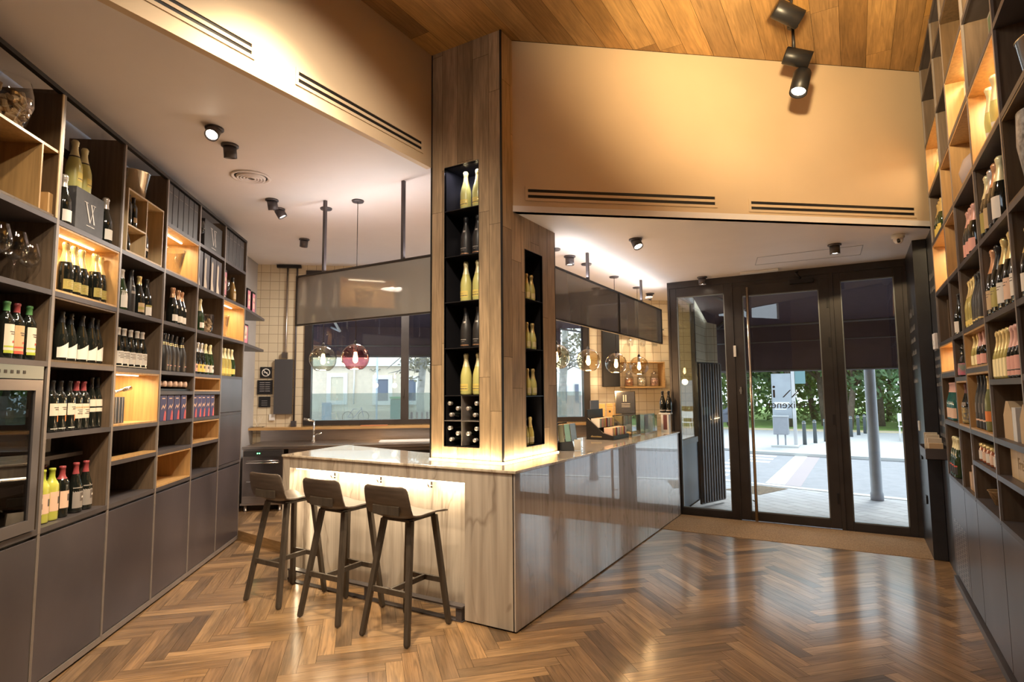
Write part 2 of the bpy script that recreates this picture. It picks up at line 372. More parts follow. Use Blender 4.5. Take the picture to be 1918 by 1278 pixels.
# wall beside the doors: chalk wall, black pilaster
bm = B(); box(bm, .665, .75, 6.16, 7.9, 0, 3.05); box(bm, .665, 1.1, 6.17, 6.4, 3.05, 4.5); box(bm, .75, 1.1, 6.17, 6.3, 0, 3.05); struct('wall_right_front', bm, M_WALLD)
bm = B(); box(bm, .55, .66, 6.80, 7.72, 0, 3.05); struct('wall_pilaster', bm, mat('black_pilaster', (.03, .03, .036), .32, noise=.2))
# tiled wall with the long window hole
WN0, WN1, WZ0, WZ1 = -1.83, 2.46, 1.14, 3.42
bm = B()
box(bm, -2.6, WN0, 0, .12, 0, 3.5); box(bm, WN1, 4.6, 0, .12, 0, 3.5); box(bm, WN0, WN1, 0, .12, 0, WZ0); box(bm, WN0, WN1, 0, .12, WZ1, 3.5)
struct('wall_window', bm, M_TILE, FT)
# side glazing of the bar end, seen through the left pane
w = thing('window_2', None, None, FW, kind='structure')
bm = B()
for y in (7.80, 8.93): box(bm, -2.12, -2.06, y, y+.06, 0, 3.0)
box(bm, -2.12, -2.06, 7.8, 9.0, 2.92, 3.0); box(bm, -2.12, -2.06, 7.8, 9.0, .84, .92); obj('window_frame', bm, M_FRAME, w)
bm = B(); box(bm, -2.115, -2.075, 7.86, 8.93, 0, .84); obj('lower_panel', bm, mat('blue_black_panel', (.035, .045, .065), .4), w)
bm = B(); box(bm, -2.094, -2.088, 7.86, 8.93, .92, 2.92); obj('glass_pane', bm, M_GLASSW, w)
bm = B(); box(bm, -2.12, -2.06, 8.99, 9.62, 0, 3.1); struct('wall_corner', bm, M_TILE)
# long window
w = thing('window_1', None, None, FT, kind='structure')
bm = B(); fw = .10
box(bm, WN0, WN0+fw, -.03, .10, WZ0, WZ1); box(bm, WN1-fw, WN1, -.03, .10, WZ0, WZ1); box(bm, WN0+fw, WN1-fw, -.03, .10, WZ0, WZ0+.07); box(bm, WN0+fw, WN1-fw, -.03, .10, WZ1-.1, WZ1)
obj('window_frame', bm, M_FRAME, w)
for x in (-.44, 1.15):
    bm = B(); box(bm, x, x+.115, -.02, .09, WZ0+.07, WZ1-.1); box(bm, x+.03, x+.05, -.05, -.02, 1.55, 1.65); obj('mullion', bm, M_FRAME, w)
for x0, x1 in ((WN0+fw, -.44), (-.325, 1.15), (1.265, WN1-fw)):
    bm = B(); box(bm, x0, x1, .03, .036, WZ0+.07, WZ1-.1); obj('glass_pane', bm, M_GLASSW, w)
bm = B(); box(bm, -1.8, 2.4, .30, .312, .6, 1.60); tag(obj('glass_railing', bm, glassmat('railing_glass', (.80, .88, .90), 0, 1.5, 1, .28, (.62, .66, .68)), None, FT), 'clear glass railing outside the long window behind the bar', 'railing')

# ------------------------------------------------------------------ planked column with two bottle niches
CX0, CX1, CY0, CY1 = -3.0, -2.302, 3.754, 4.68
def rects_around(u0, u1, v0, v1, h): return [(u0, h[0], v0, v1), (h[1], u1, v0, v1), (h[0], h[1], v0, h[2]), (h[0], h[1], h[3], v1)]
N1 = (-2.857, -2.519, 1.175, 3.465); N2 = (4.112, 4.42, 1.16, 2.78)
bm = planks(rects_around(CX0+.012, CX1-.012, 1.065, H1, N1), .155, 1.3, lambda u, v: (u, CY0, v), 11, .05)
struct('wall_column_front', bm, [M_COLW])
bm = planks(rects_around(CY0+.012, CY1, 1.065, H1, N2), .155, 1.3, lambda u, v: (CX1, u, v), 12, .02)
struct('wall_column_side', bm, [M_COLW])
bm = B()
for h, ax in ((N1, 0), (N2, 1)):
    for r in rects_around((CX0 if ax == 0 else CY0)+.004, (CX1-.004 if ax == 0 else CY1), 1.066, H1, h):
        if ax == 0: box(bm, r[0], r[1], CY0+.003, CY0+.02, r[2], r[3])
        else: box(bm, CX1-.02, CX1-.003, r[0], r[1], r[2], r[3])
box(bm, CX0, CX0+.01, CY0+.02, CY1, 1.066, H1); box(bm, CX0, CX1, CY1-.01, CY1, 1.066, 3.5)
struct('wall_column_core', bm, M_GAP)
for x, y, nm in ((CX1-.012, CY0-.002, 'trim_2'), (CX0-.004, CY0-.002, 'trim_3')):
    bm = B(); box(bm, x, x+.014, y, y+.014, 1.065, H1); struct(nm, bm, M_BLACK)
bm = B(); box(bm, CX1-.012, CX1+.001, CY1-.012, CY1, 1.065, 3.05); struct('trim_4', bm, M_BLACK)
M_NICHE = mat('niche_steel', (.04, .038, .045), .28, .6)
n1 = thing('column_niche', 'tall black steel niche with bottles in the column front', 'shelf niche', FW)
bm = B(); x0, x1, z0, z1 = N1; d = .27
box(bm, x0-.003, x0, CY0-.003, CY0+d, z0, z1); box(bm, x1, x1+.003, CY0-.003, CY0+d, z0, z1); box(bm, x0, x1, CY0+d, CY0+d+.005, z0, z1); box(bm, x0, x1, CY0-.003, CY0+d, z1, z1+.004); box(bm, x0, x1, CY0-.003, CY0+d, z0-.004, z0)
obj('niche_case', bm, M_NICHE, n1)
NZ = [1.577, 1.957, 2.332, 2.709, 3.095]
for z in NZ:
    bm = B(); box(bm, x0, x1, CY0, CY0+d, z-.006, z); obj('shelf', bm, M_NICHE, n1)
bm = B(); box(bm, x0, x1, CY0, CY0+d, 1.372, 1.377); box(bm, -2.690, -2.686, CY0, CY0+d, 1.18, 1.571); obj('cross_divider', bm, M_EDGE, n1)
n2 = thing('column_niche', 'narrow black steel niche with small bottles in the column side', 'shelf niche', FW)
bm = B(); y0, y1, z0, z1 = N2; d = .25
box(bm, CX1-d, CX1+.003, y0-.003, y0, z0, z1); box(bm, CX1-d, CX1+.003, y1, y1+.003, z0, z1); box(bm, CX1-d-.005, CX1-d, y0, y1, z0, z1); box(bm, CX1-d, CX1+.003, y0, y1, z1, z1+.004); box(bm, CX1-d, CX1+.003, y0, y1, z0-.004, z0)
obj('niche_case', bm, M_NICHE, n2)
for z in (1.567, 1.957, 2.373):
    bm = B(); box(bm, CX1-d, CX1, y0, y1, z-.006, z); obj('shelf', bm, M_NICHE, n2)
light('AREA', 'niche_light', (-2.69, 3.80, 3.45), 1.0, (.85, .85, 1), shape='RECTANGLE', size=.25, size_y=.04, rot=(R(15), 0, 0))

# ------------------------------------------------------------------ bar counter
bar = thing('bar_counter', 'large L-shaped bar counter with streaked pale panels and lit knee recess', 'bar counter', FW)
BX0, BX1, BY0, BY1, BZ = -4.40, -2.02, 3.44, 7.66, 1.045
bm = B()
for x0, x1, z0, z1 in ((BX0, -4.31, 0, BZ), (-2.435, BX1-.012, .012, BZ), (-4.31, -2.435, .955, BZ)): box(bm, x0, x1, BY0, BY0+.02, z0, z1)
box(bm, -4.33, -4.31, BY0+.02, 3.60, 0, .955); box(bm, -2.435, -2.415, BY0+.02, 3.60, 0, .955)
box(bm, -4.33, -2.415, 3.60, 3.62, 0, BZ); box(bm, BX0, BX0+.02, BY0+.02, 4.45, 0, BZ); box(bm, -4.31, -2.435, BY0+.02, 3.60, .955, .975)
obj('front_panel', bm, M_BAR, bar)
bm = B(); box(bm, BX1-.02, BX1, BY0, BY1, .012, BZ); obj('side_panel', bm, M_BARG, bar)
bm = B(); box(bm, -2.43, BX1-.012, BY0+.02, BY0+.05, 0, .02); box(bm, BX1-.04, BX1-.02, BY0+.02, BY1, 0, .3); box(bm, BX0+.02, -4.30, BY0+.004, BY0+.03, 0, .02)
box(bm, -4.40, -2.70, 4.1, 4.15, .1, BZ); box(bm, -2.75, -2.70, 4.15, BY1, .1, BZ); box(bm, -2.75, BX1-.02, BY1-.03, BY1, .0, BZ); obj('plinth', bm, M_BLACK, bar)
bm = B()
poly(bm, [(BX0-.01, BY0-.012), (BX1+.012, BY0-.012), (BX1+.012, BY1+.03), (-2.78, BY1+.03), (-2.78, 4.06), (-3.31, 4.12), (-3.91, 4.235), (-4.60, 4.38)], BZ, BZ+.02)
obj('countertop', bm, M_TOP, bar, bevel=.004)
bm = B(); box(bm, -4.27, -2.46, BY0+.035, BY0+.055, .94, .953); obj('led_strip', bm, M_LED, bar)
light('AREA', 'recess_light', (-3.37, BY0+.075, .935), 6.5, (1, .80, .52), shape='RECTANGLE', size=1.8, size_y=.04, rot=(R(22), 0, 0))
light('AREA', 'recess_side_light', (-4.285, BY0+.08, .5), .5, (1, .80, .52), shape='RECTANGLE', size=.9, size_y=.04, rot=(0, R(-90), 0))
bm = B(); box(bm, CX1+.004, CX1+.010, CY0-.01, CY1, BZ+.020, BZ+.028); box(bm, CX0, CX1, CY0-.012, CY0-.006, BZ+.020, BZ+.028); obj('column_foot_glow', bm, mat('foot_glow', (1, 1, 1), .5, emis=(1, .84, .55), es=5), bar)  # added glowing strip, stands in for the downlight's glow at the column foot
light('AREA', 'foot_fill_side', (CX1+.03, 4.2, BZ+.034), 2.6, (1, .78, .48), shape='RECTANGLE', size=.03, size_y=.9, rot=(R(180), 0, 0))  # added upward area lights, strengthen the same glow on side and front
light('AREA', 'foot_fill_front', (-2.66, CY0-.03, BZ+.034), 2.0, (1, .78, .48), shape='RECTANGLE', size=.66, size_y=.03, rot=(R(180), 0, 0))
for x in (-3.88, -3.35, -2.83):   # bag hooks under the top
    o = thing('bag_hook', None, None, FW); bm = B()
    box(bm, x-.009, x+.009, 3.56, 3.585, .875, .955); tube(bm, [(x, 3.56, .89), (x, 3.53, .885), (x, 3.52, .90), (x, 3.515, .915)], .006); bpy.data.objects.remove(o)
    obj('hook', bm, M_CHROME, bar)
fr = thing('foot_rail', 'flat dark steel foot rail on short posts below the bar recess', 'foot rail', FW)
bm = B(); box(bm, -4.27, -2.44, 3.41, 3.475, .095, .107); obj('rail', bm, M_STEEL, fr)
for x in (-4.25, -3.36, -2.48):
    bm = B(); box(bm, x-.02, x+.03, 3.42, 3.46, .006, .094); obj('post', bm, M_STEEL, fr)
bm = B(); box(bm, -4.27, -2.44, 3.415, 3.47, .001, .007); obj('base_bar', bm, M_STEEL, fr)

# ------------------------------------------------------------------ bar stools
M_STL = woodmat('dark_stool_wood', (.075, .058, .045), 'Z', .42, .35)
M_STS = woodmat('dark_stool_seat', (.115, .088, .072), 'X', .38, .3)
def make_stool(label):
    t = thing('bar_stool', label, 'bar stool', FW, 'bar stools')
    # shell: one bent sheet, profile in (y,z), width along x varies
    prof = [(.215, .768), (.17, .777), (.09, .782), (0, .781), (-.08, .778), (-.135, .783), (-.168, .803), (-.186, .84), (-.200, .885), (-.211, .930), (-.218, .962), (-.222, .982), (-.223, .990)]
    nx = 14; bm = B(); g = []
    for i, (y, z) in enumerate(prof):
        row = []; hw = .195 if i < 9 else (.192, .188, .176, .150)[i-9]
        if i == 0: hw = .188
        for k in range(nx+1):
            s = -1+2*k/nx; x = s*hw
            dip = (1-s*s)*(-.012 if i < 6 else 0); curl = abs(s)**3*(.010 if i < 6 else 0)
            yb = (1-s*s)*(-.02) if i >= 6 else 0
            row.append(bm.verts.new((x, y+yb, z+dip+curl)))
        g.append(row)
    for a, b in zip(g, g[1:]):
        for k in range(nx):
            f = bm.faces.new((a[k], a[k+1], b[k+1], b[k])); f.smooth = True
    o = obj('seat_shell', bm, M_STS, t); md = o.modifiers.new('s', 'SOLIDIFY'); md.thickness = .013; md.offset = 0
    md = o.modifiers.new('b', 'BEVEL'); md.width = .004; md.segments = 2
    bm = B(); box(bm, -.115, .115, -.205, -.193, .80, .862, mx=Matrix.Translation((0, -.015, 0)))
    box(bm, -.12, .12, -.12, .16, .742, .762); obj('seat_bracket', bm, M_STL, t, bevel=.004)
    tops = {(-1, -1): (-.115, -.10), (1, -1): (.115, -.10), (-1, 1): (-.115, .15), (1, 1): (.115, .15)}
    P = {}
    for (sx, sy), (tx, ty) in tops.items():
        bx, by = sx*.193, sy*.218
        P[(sx, sy)] = (Vector((tx, ty, .752)), Vector((bx, by, .004)))
        bm = B(); tp, bt = P[(sx, sy)]
        vs = []
        for p, a, b in ((bt, .013, .013), (bt.lerp(tp, .02), .017, .016), (tp, .021, .016)):
            vs.append([bm.verts.new((p.x+dx*a, p.y+dy*b, p.z)) for dx, dy in ((-1, -1), (1, -1), (1, 1), (-1, 1))])
        for u, v in zip(vs, vs[1:]):
            for k in range(4): bm.faces.new((u[k], u[(k+1) % 4], v[(k+1) % 4], v[k]))
        bm.faces.new(vs[0][::-1]); bm.faces.new(vs[-1]); obj('leg', bm, M_STL, t, bevel=.003)
    def at(k, z): a, b = P[k]; f = (z-b.z)/(a.z-b.z); return b.lerp(a, f)
    zz = .30
    def bar_(p, q, name):
        bm = B(); d = (q-p); L = d.length; ang = math.atan2(d.y, d.x)
        box(bm, 0, L, -.010, .010, -.018, .018, mx=Matrix.Translation(p) @ Matrix.Rotation(ang, 4, 'Z')); obj(name, bm, M_STL, t, bevel=.002)
    bar_(at((-1, -1), zz), at((1, -1), zz), 'footrest'); bar_(at((-1, 1), zz), at((1, 1), zz), 'footrest')
    m1 = (at((-1, -1), zz)+at((1, -1), zz))/2; m2 = (at((-1, 1), zz)+at((1, 1), zz))/2
    bar_(m1, m2, 'stretcher')
    return t
st = make_stool('dark wooden bar stool nearest the left shelving, leftmost of three')
st.matrix_basis = place(FW, -3.975, 3.165, 0)
copytree(st, place(FW, -3.33, 3.147, 0), 'dark wooden bar stool in the middle of the three at the bar')
copytree(st, place(FW, -2.705, 3.137, 0), 'dark wooden bar stool closest to the bar corner, rightmost of three')

# ------------------------------------------------------------------ hanging screens and pendants
M_SCR = glassmat('smoked_screen', (.60, .59, .57), .05, 1.5, 2.6, .50, (.46, .43, .40))
def screen(F, x0, x1, z0, z1, posts, rods, ceil, label):
    t = thing('hanging_screen', label, 'screen', F); b = .016
    bm = B(); box(bm, x0, x1, -.012, .012, z1-b, z1); box(bm, x0, x1, -.012, .012, z0, z0+b); box(bm, x0, x0+b, -.012, .012, z0+b, z1-b); box(bm, x1-b, x1, -.012, .012, z0+b, z1-b)
    for p in posts: box(bm, p-.012, p+.012, -.014, .014, z0+b, z1-b)
    obj('screen_frame', bm, M_FRAME, t)
    e = [x0+b]+[v for p in posts for v in (p-.012, p+.012)]+[x1-b]
    for a, c in zip(e[::2], e[1::2]):
        bm = B(); box(bm, a, c, -.003, .003, z0+b, z1-b); obj('glass_pane', bm, M_SCR, t)
    for r_ in rods:
        bm = B(); box(bm, r_-.014, r_+.014, -.014, .014, z1, ceil-.001); obj('hanging_rod', bm, M_STEEL, t)
screen(place(FW, 0, 3.86, 0), -4.80, -3.02, 2.275, 2.785, [], [-4.41, -3.40], 3.5, 'framed smoked glass screen hung on rods over the stool side of the bar')
screen(place(FW, -2.35, 0, 0, 90), 4.70, 8.20, 2.262, 2.765, [6.45], [5.545, 7.31], 3.05, 'long framed smoked glass screen hung over the long bar side')
M_CORD = M_BLACK
M_BULB = mat('bulb_glow', (1, .8, .5), .4, emis=(1, .62, .26), es=30)
def pendant(x, y, ceil, tint, label, rad=.133, zc=1.945, en=7):
    t = thing('pendant_lamp', label, 'pendant lamp', place(FW, x, y, 0), 'globe pendants above the bar')
    bm = B(); lathe(bm, [(0, ceil-.018), (.055, ceil-.016), (.06, ceil-.006), (.06, ceil-.001), (0, ceil-.001)], 24); obj('ceiling_rose', bm, M_STEEL, t)
    bm = B(); tube(bm, [(0, 0, ceil-.018), (0, 0, zc+rad+.03)], .0035, 6); obj('cord', bm, M_CORD, t)
    bm = B(); lathe(bm, [(0, zc+rad+.035), (.009, zc+rad+.03), (.022, zc+rad-.002), (.024, zc+rad-.012), (.018, zc+rad-.02), (.018, zc+rad-.075), (0, zc+rad-.075)], 16); obj('lamp_socket', bm, M_BLACK, t)
    bm = B(); pr = []
    for i in range(21):
        a = R(168 - i*(168-32)/20) if False else R(10+i*(150-10)/20)
        pr.append((rad*math.sin(a), zc+rad*math.cos(a)))
    pr += [(rad*.38, zc-rad*.885), (0, zc-rad*.89)]
    lathe(bm, pr, 40); obj('glass_globe', bm, glassmat('globe_'+tint[0], tint[1], 0, 1.5, 2.6), t)
    bm = B(); lathe(bm, [(0, zc+rad-.08), (.014, zc+rad-.082), (.017, zc+.02), (.024, zc-.01), (.022, zc-.035), (.010, zc-.052), (0, zc-.055)], 16); obj('bulb', bm, M_BULB, t)
    light('POINT', 'pendant_glow', (x, y, zc-rad-.06), en, (1, .62, .30), shadow_soft_size=.05)
AMB = ('amber', (.86, .76, .58)); CLR = ('smoke', (.78, .80, .72)); PNK = ('rose', (.84, .46, .50))
pendant(-4.59, 4.03, 3.5, CLR, 'clear greenish glass globe pendant before the long window, leftmost')
pendant(-4.14, 4.03, 3.5, PNK, 'rose pink glass globe pendant before the long window')
for i, (y, l) in enumerate(((5.21, 'amber glass globe pendant half hidden by the planked column'), (6.02, 'amber glass globe pendant in front of the window edge'), (6.90, 'amber glass globe pendant in front of the black wall panel'), (7.80, 'amber glass globe pendant furthest right, by the jars'))):
    pendant(-2.565, y, 3.05, AMB, l)

# ------------------------------------------------------------------ ceiling fixtures
def downlight(x, y, ceil, tilt, az, lit, label, en=22, aimcol=(1, .84, .62)):
    t = thing('ceiling_spotlight', label, 'spotlight', place(FW, x, y, ceil-.001), 'tilting ceiling spotlights')
    bm = B(); lathe(bm, [(0, 0), (.062, 0), (.062, -.012), (.05, -.016), (0, -.016)], 24); obj('ceiling_ring', bm, M_STEEL, t)
    M = Matrix.Translation((0, 0, -.012)) @ Matrix.Rotation(R(az), 4, 'Z') @ Matrix.Rotation(R(tilt), 4, 'X')
    bm = B(); lathe(bm, [(0, -.0), (.047, -.0), (.047, -.085), (.040, -.085), (.036, -.06), (0, -.06)], 24, mx=M); obj('lamp_head', bm, M_STEEL, t)
    if lit:
        bm = B(); lathe(bm, [(0, -.066), (.038, -.066), (.038, -.072), (0, -.074)], 20, mx=M); obj('lens', bm, mat('lens_glow', (1, 1, 1), .4, emis=(1, .88, .68), es=22), t)
        d = (M.to_3x3() @ Vector((0, 0, -1))); p = Vector((x, y, ceil)) + (M @ Vector((0, 0, -.11)))
        light('SPOT', 'spot_beam', p, en, aimcol, aim=p+d, spot_size=R(110), spot_blend=.9, shadow_soft_size=.04)
downlight(-3.85, 2.355, 3.5, -40, 40, True, 'tilted ceiling spotlight, lit, nearest of the left row', 60)
downlight(-4.02, 2.586, 3.5, 14, 35, False, 'tilted ceiling spotlight beside the lit one in the left row')
downlight(-4.83, 3.566, 3.5, -20, 200, False, 'small ceiling spotlight beyond the round air vent, nearer of two')
downlight(-5.01, 3.782, 3.5, -30, 140, True, 'small ceiling spotlight beyond the round air vent, farther of two', 45)
downlight(-5.75, 4.718, 3.5, 28, 60, False, 'ceiling spotlight nearest the tiled corner')
downlight(-1.74, 5.282, 3.05, -30, 60, True, 'lit tilted spotlight below the long wall grille', 30)
downlight(-.106, 6.56, 3.05, 0, 0, True, 'lit recessed spotlight near the dome camera', 22)
downlight(-1.619, 7.543, 3.05, 0, 0, True, 'lit recessed spotlight just before the left door pane', 22)
downlight(-2.569, 5.581, 3.05, 0, 0, True, 'lit recessed spotlight beside the planked column', 22)
downlight(-2.566, 8.40, 3.05, 20, 90, True, 'small black spotlight over the far end of the bar', 26)
light('AREA', 'bar_fill', (-5.1, 5.4, 3.42), 55, (1, .90, .78), shape='DISK', size=.5)  # added unseen fill over the bar, no fixture belongs to it
v = thing('air_vent', 'round white ceiling air vent with concentric rings', 'air vent', place(FW, -4.465, 3.08, 3.499))
bm = B()
lathe(bm, [(.165, 0), (.165, -.008), (.145, -.012), (.135, -.002)], 40); obj('vent_rim', bm, M_CEIL, v)
for r_ in (.12, .095, .07, .045):
    bm = B(); lathe(bm, [(r_, -.002), (r_-.004, -.022), (r_-.02, -.018), (r_-.014, -.001)], 36); obj('vent_ring', bm, M_CEIL, v)
bm = B(); lathe(bm, [(0, -.001), (.14, -.001), (.14, -.0005), (0, -.0005)], 30); obj('vent_throat', bm, M_BLACK, v)
dm = thing('security_camera', 'beige dome security camera on the low ceiling by the right shelving', 'camera', place(FW, .42, 6.47, 3.049))
bm = B(); lathe(bm, [(0, 0), (.055, 0), (.055, -.03), (.045, -.035), (0, -.035)], 24); obj('camera_base', bm, M_WHITE, dm)
bm = B(); lathe(bm, [(.042, -.034), (.04, -.06), (.025, -.082), (0, -.09)], 24); obj('dome', bm, M_CEIL, dm)
bm = B(); lathe(bm, [(0, -.0), (.014, -.0), (.014, -.05), (0, -.05)], 16, mx=Matrix.Translation((0, -.02, -.045)) @ Matrix.Rotation(R(-50), 4, 'X')); obj('lens', bm, M_BLACK, dm)
# linear grilles
def grille(F, x0, x1, z0, z1, label, face=1):
    t = thing('air_grille', label, 'air grille', F)
    bm = B(); b = .022
    box(bm, x0, x1, -.008, 0, z1-b, z1); box(bm, x0, x1, -.008, 0, z0, z0+b); box(bm, x0, x0+b, -.008, 0, z0+b, z1-b); box(bm, x1-b, x1, -.008, 0, z0+b, z1-b); zm = (z0+z1)/2; box(bm, x0+b, x1-b, -.008, 0, zm-.011, zm+.011)
    obj('grille_frame', bm, M_FASC, t)
    bm = B(); box(bm, x0+b, x1-b, -.003, -.001, z0+b, z1-b); obj('dark_slots', bm, M_BLACK, t)
grille(FF, .10, 1.755, 3.145, 3.262, 'long slotted air grille in the beige wall right of the column')
grille(FF, 2.04, 3.65, 3.12, 3.235, 'long slotted air grille in the beige wall nearest the right shelving')
FV = frame(Vector((-3.0, 0, 0)), Vector((0, 1, 0)), Vector((-1, 0, 0)))
grille(FV, 2.36, 3.64, 3.585, 3.70, 'slotted air grille in the upper left wall beside the column')
grille(FV, .85, 2.065, 3.595, 3.705, 'slotted air grille in the upper left wall, cut by the top frame edge')
# big track spotlights
def trackspot(y, z, label, heads):
    t = thing('track_spotlight', label, 'spotlight', place(FW, -.28, y, 0))
    bm = B(); tube(bm, [(0, 0, H1-.002), (0, 0, z+.09)], .012, 8); lathe(bm, [(0, H1-.03), (.04, H1-.03), (.04, H1-.001), (0, H1-.001)], 20); obj('stem', bm, M_BLACK, t)
    for hx, hy, hz, rx, rz, lit in heads:
        M = Matrix.Translation((hx, hy, hz)) @ Matrix.Rotation(R(rz), 4, 'Z') @ Matrix.Rotation(R(rx), 4, 'X')
        bm = B(); lathe(bm, [(0, .10), (.062, .10), (.066, .09), (.066, -.10), (.058, -.10), (.052, -.07), (0, -.07)], 28, mx=M); h = obj('lamp_head', bm, M_BLACK, t)
        bm = B(); lathe(bm, [(0, -.075), (.05, -.075), (.05, -.08), (0, -.082)], 24, mx=M); obj('lens', bm, MATS['lens_glow'] if lit else M_CHROME, h)
    bm = B(); tube(bm, [(0, 0, z+.1), (.03, -.02, z+.05), (.02, 0, z-.02)], .009, 8); obj('knuckle', bm, M_BLACK, t)
trackspot(4.42, 4.33, 'black cylinder track spotlight cut by the top frame edge', [(.0, .0, 4.30, 62, -60, False)])
trackspot(4.90, 4.20, 'pair of black cylinder track spotlights, the lower one lit', [(.02, .02, 4.22, 68, -75, False), (.03, .06, 4.03, -22, -30, True)])

# ------------------------------------------------------------------ entrance doors
DY = 7.72
def leaf(name, x0, x1, st, z0, z1, b, tp, kind='structure'):
    t = thing(name, None, None, FW, kind='structure'); y0, y1 = DY, DY+.055
    bm = B(); box(bm, x0, x0+st, y0, y1, z0, z1); box(bm, x1-st, x1, y0, y1, z0, z1); box(bm, x0+st, x1-st, y0, y1, z0, z0+b); box(bm, x0+st, x1-st, y0, y1, z1-tp, z1)
    obj('door_frame' if 'door' in name else 'window_frame', bm, M_FRAME, t, bevel=.003)
    bm = B(); s = .012; a, c, e, g = x0+st, x1-st, z0+b, z1-tp
    box(bm, a, a+s, y0+.012, y1-.01, e, g); box(bm, c-s, c, y0+.012, y1-.01, e, g); box(bm, a, c, y0+.012, y1-.01, e, e+s); box(bm, a, c, y0+.012, y1-.01, g-s, g); obj('glazing_bead', bm, mat('grey_bead', (.25, .27, .28), .4, .5), t)
    bm = B(); box(bm, x0+st+s, x1-st-s, y0+.024, y0+.030, z0+b+s, z1-tp-s); obj('glass_pane', bm, M_GLASSW, t)
    return t
leaf('window_3', -2.09, -1.31, .085, .0, 2.965, .09, .12)
d = leaf('door_1', -1.29, -.21, .11, .01, 2.92, .10, .13)
leaf('window_4', -.17, .51, .075, .0, 2.965, .09, .10)
bm = B(); box(bm, -2.12, .60, DY-.01, DY+.07, 2.965, 3.05); box(bm, -1.31, -1.29, DY-.01, DY+.06, 0, 2.965); box(bm, -.21, -.17, DY-.01, DY+.06, 0, 2.965); box(bm, -1.29, -.21, DY, DY+.06, 2.92, 2.965)
box(bm, .51, .56, DY, DY+.06, 0, 3.0); box(bm, -2.12, -2.09, DY-.01, DY+.06, 0, 2.965); struct('trim_5', bm, M_FRAME)
bm = B(); tube(bm, [(-1.105, DY-.07, .02), (-1.105, DY-.07, 2.88)], .018, 16)
for z in (.25, 2.6): tube(bm, [(-1.105, DY-.07, z), (-1.15, DY, z)], .009, 8)
obj('pull_handle', bm, mat('warm_steel', (.62, .52, .42), .2, 1), d)
bm = B(); box(bm, -1.245, -1.225, DY-.012, DY, 1.55, 1.64); box(bm, -1.25, -1.22, DY-.02, DY-.01, 1.58, 1.61); obj('lock', bm, M_CHROME, d)
bm = B(); box(bm, -1.30, -1.27, DY-.03, DY, 2.02, 2.16); obj('door_contact', bm, M_WHITE, d)
for z in (.35, 1.25, 2.15, 2.62):
    bm = B(); box(bm, -.245, -.222, DY-.012, DY, z-.06, z+.06); obj('hinge', bm, M_BLACK, d)
bm = B(); box(bm, -.62, -.36, DY-.06, DY, 2.875, 2.925); tube(bm, [(-.5, DY-.05, 2.93), (-.55, DY-.10, 3.0), (-.53, DY-.03, 3.02)], .012, 8); obj('door_closer', bm, M_BLACK, d)
# writing on the door glass: it faces the street, so it reads mirrored from inside
M_INK = mat('glass_lettering', (.05, .045, .05), .5)
MIR = Matrix.Scale(-1, 4, (1, 0, 0))
textmesh('Freixenet', .125, M_INK, .0004, 'CENTER', 'lettering', d, Matrix.Translation((-.70, DY+.020, 1.415)) @ UPR @ MIR)
bm = B(); x = -.86
box(bm, x-.011, x+.011, DY+.019, DY+.021, 1.505, 1.60); lathe(bm, [(0, -.001), (.015, -.001), (.015, .001), (0, .001)], 16, mx=Matrix.Translation((x, DY+.02, 1.635)) @ Matrix.Rotation(R(90), 4, 'X'))
for x0 in (-.77, -.675):
    vs = [bm.verts.new((x0+a, DY+.0205, 1.507+b)) for a, b in ((0, 0), (.018, 0), (.10, .09), (.085, .09))]; bm.faces.new(vs)
obj('logo_strokes', bm, M_INK, d)
# exit sign strip above the door
sg = obj('emergency_light', (lambda b: (box(b, -1.15, -.72, DY-.24, DY-.16, 3.022, 3.048), b)[1])(B()), M_WHITE); tag(sg, 'flat white emergency light bar on the ceiling above the door', 'light')
bm = B()
for a, c in (((-.85, 6.75), (-.93, 7.15)), ((-.93, 7.15), (.12, 7.22)), ((.12, 7.22), (.14, 6.75)), ((-.85, 6.75), (.14, 6.75))):
    p, q = Vector((*a, 3.047)), Vector((*c, 3.047)); dd = (q-p); box(bm, 0, dd.length, -.003, .003, 0, .002, mx=Matrix.Translation(p) @ Matrix.Rotation(math.atan2(dd.y, dd.x), 4, 'Z'))
struct('trim_6', bm, M_WALLG)
# pilaster switches and right hand details
for z, h_, y, m_, lb in ((1.22, .10, 7.28, M_WHITE, 'pale wall switch on the black pilaster beside the doors'), (.93, .08, 7.22, M_BLACK, 'black wall socket midway down the pilaster'), (.52, .08, 7.02, M_BLACK, 'black wall socket low on the pilaster')):
    bm = B(); box(bm, .535, .549, y-.035, y+.035, z-h_/2, z+h_/2); tag(obj('wall_switch', bm, m_, bevel=.003), lb, 'switch')
bm = B(); rr = random.Random(5)
def chalk(bm, x, ya, yb, z, s):
    y = ya
    while y > yb:
        h_ = s*(.5+.5*rr.random()); wv = s*.35
        k = rr.randrange(3)
        box(bm, x-.001, x, y-wv*.2, y, z, z+h_)
        if k: box(bm, x-.001, x, y-wv, y, z+(h_ if k == 1 else h_*.45), z+(h_ if k == 1 else h_*.45)+.004)
        if k == 2: box(bm, x-.001, x, y-wv, y-wv*.8, z, z+h_*.6)
        y -= wv*1.5 + (s*.6 if rr.random() < .15 else 0)
for z, s in ((2.62, .07), (2.5, .05), (2.02, .045), (1.95, .035), (1.86, .035), (1.79, .035), (1.70, .035), (1.62, .035), (1.36, .06), (1.26, .05), (1.16, .035), (1.09, .035)): chalk(bm, .664, 6.74, 6.24, z, s)
for z, s in ((2.35, .10), (2.2, .06), (2.08, .05), (1.95, .05), (1.80, .05), (1.66, .05)): chalk(bm, .549, 7.62, 7.1, z, s)
struct('trim_7', bm, mat('chalk', (.34, .33, .33), .9))
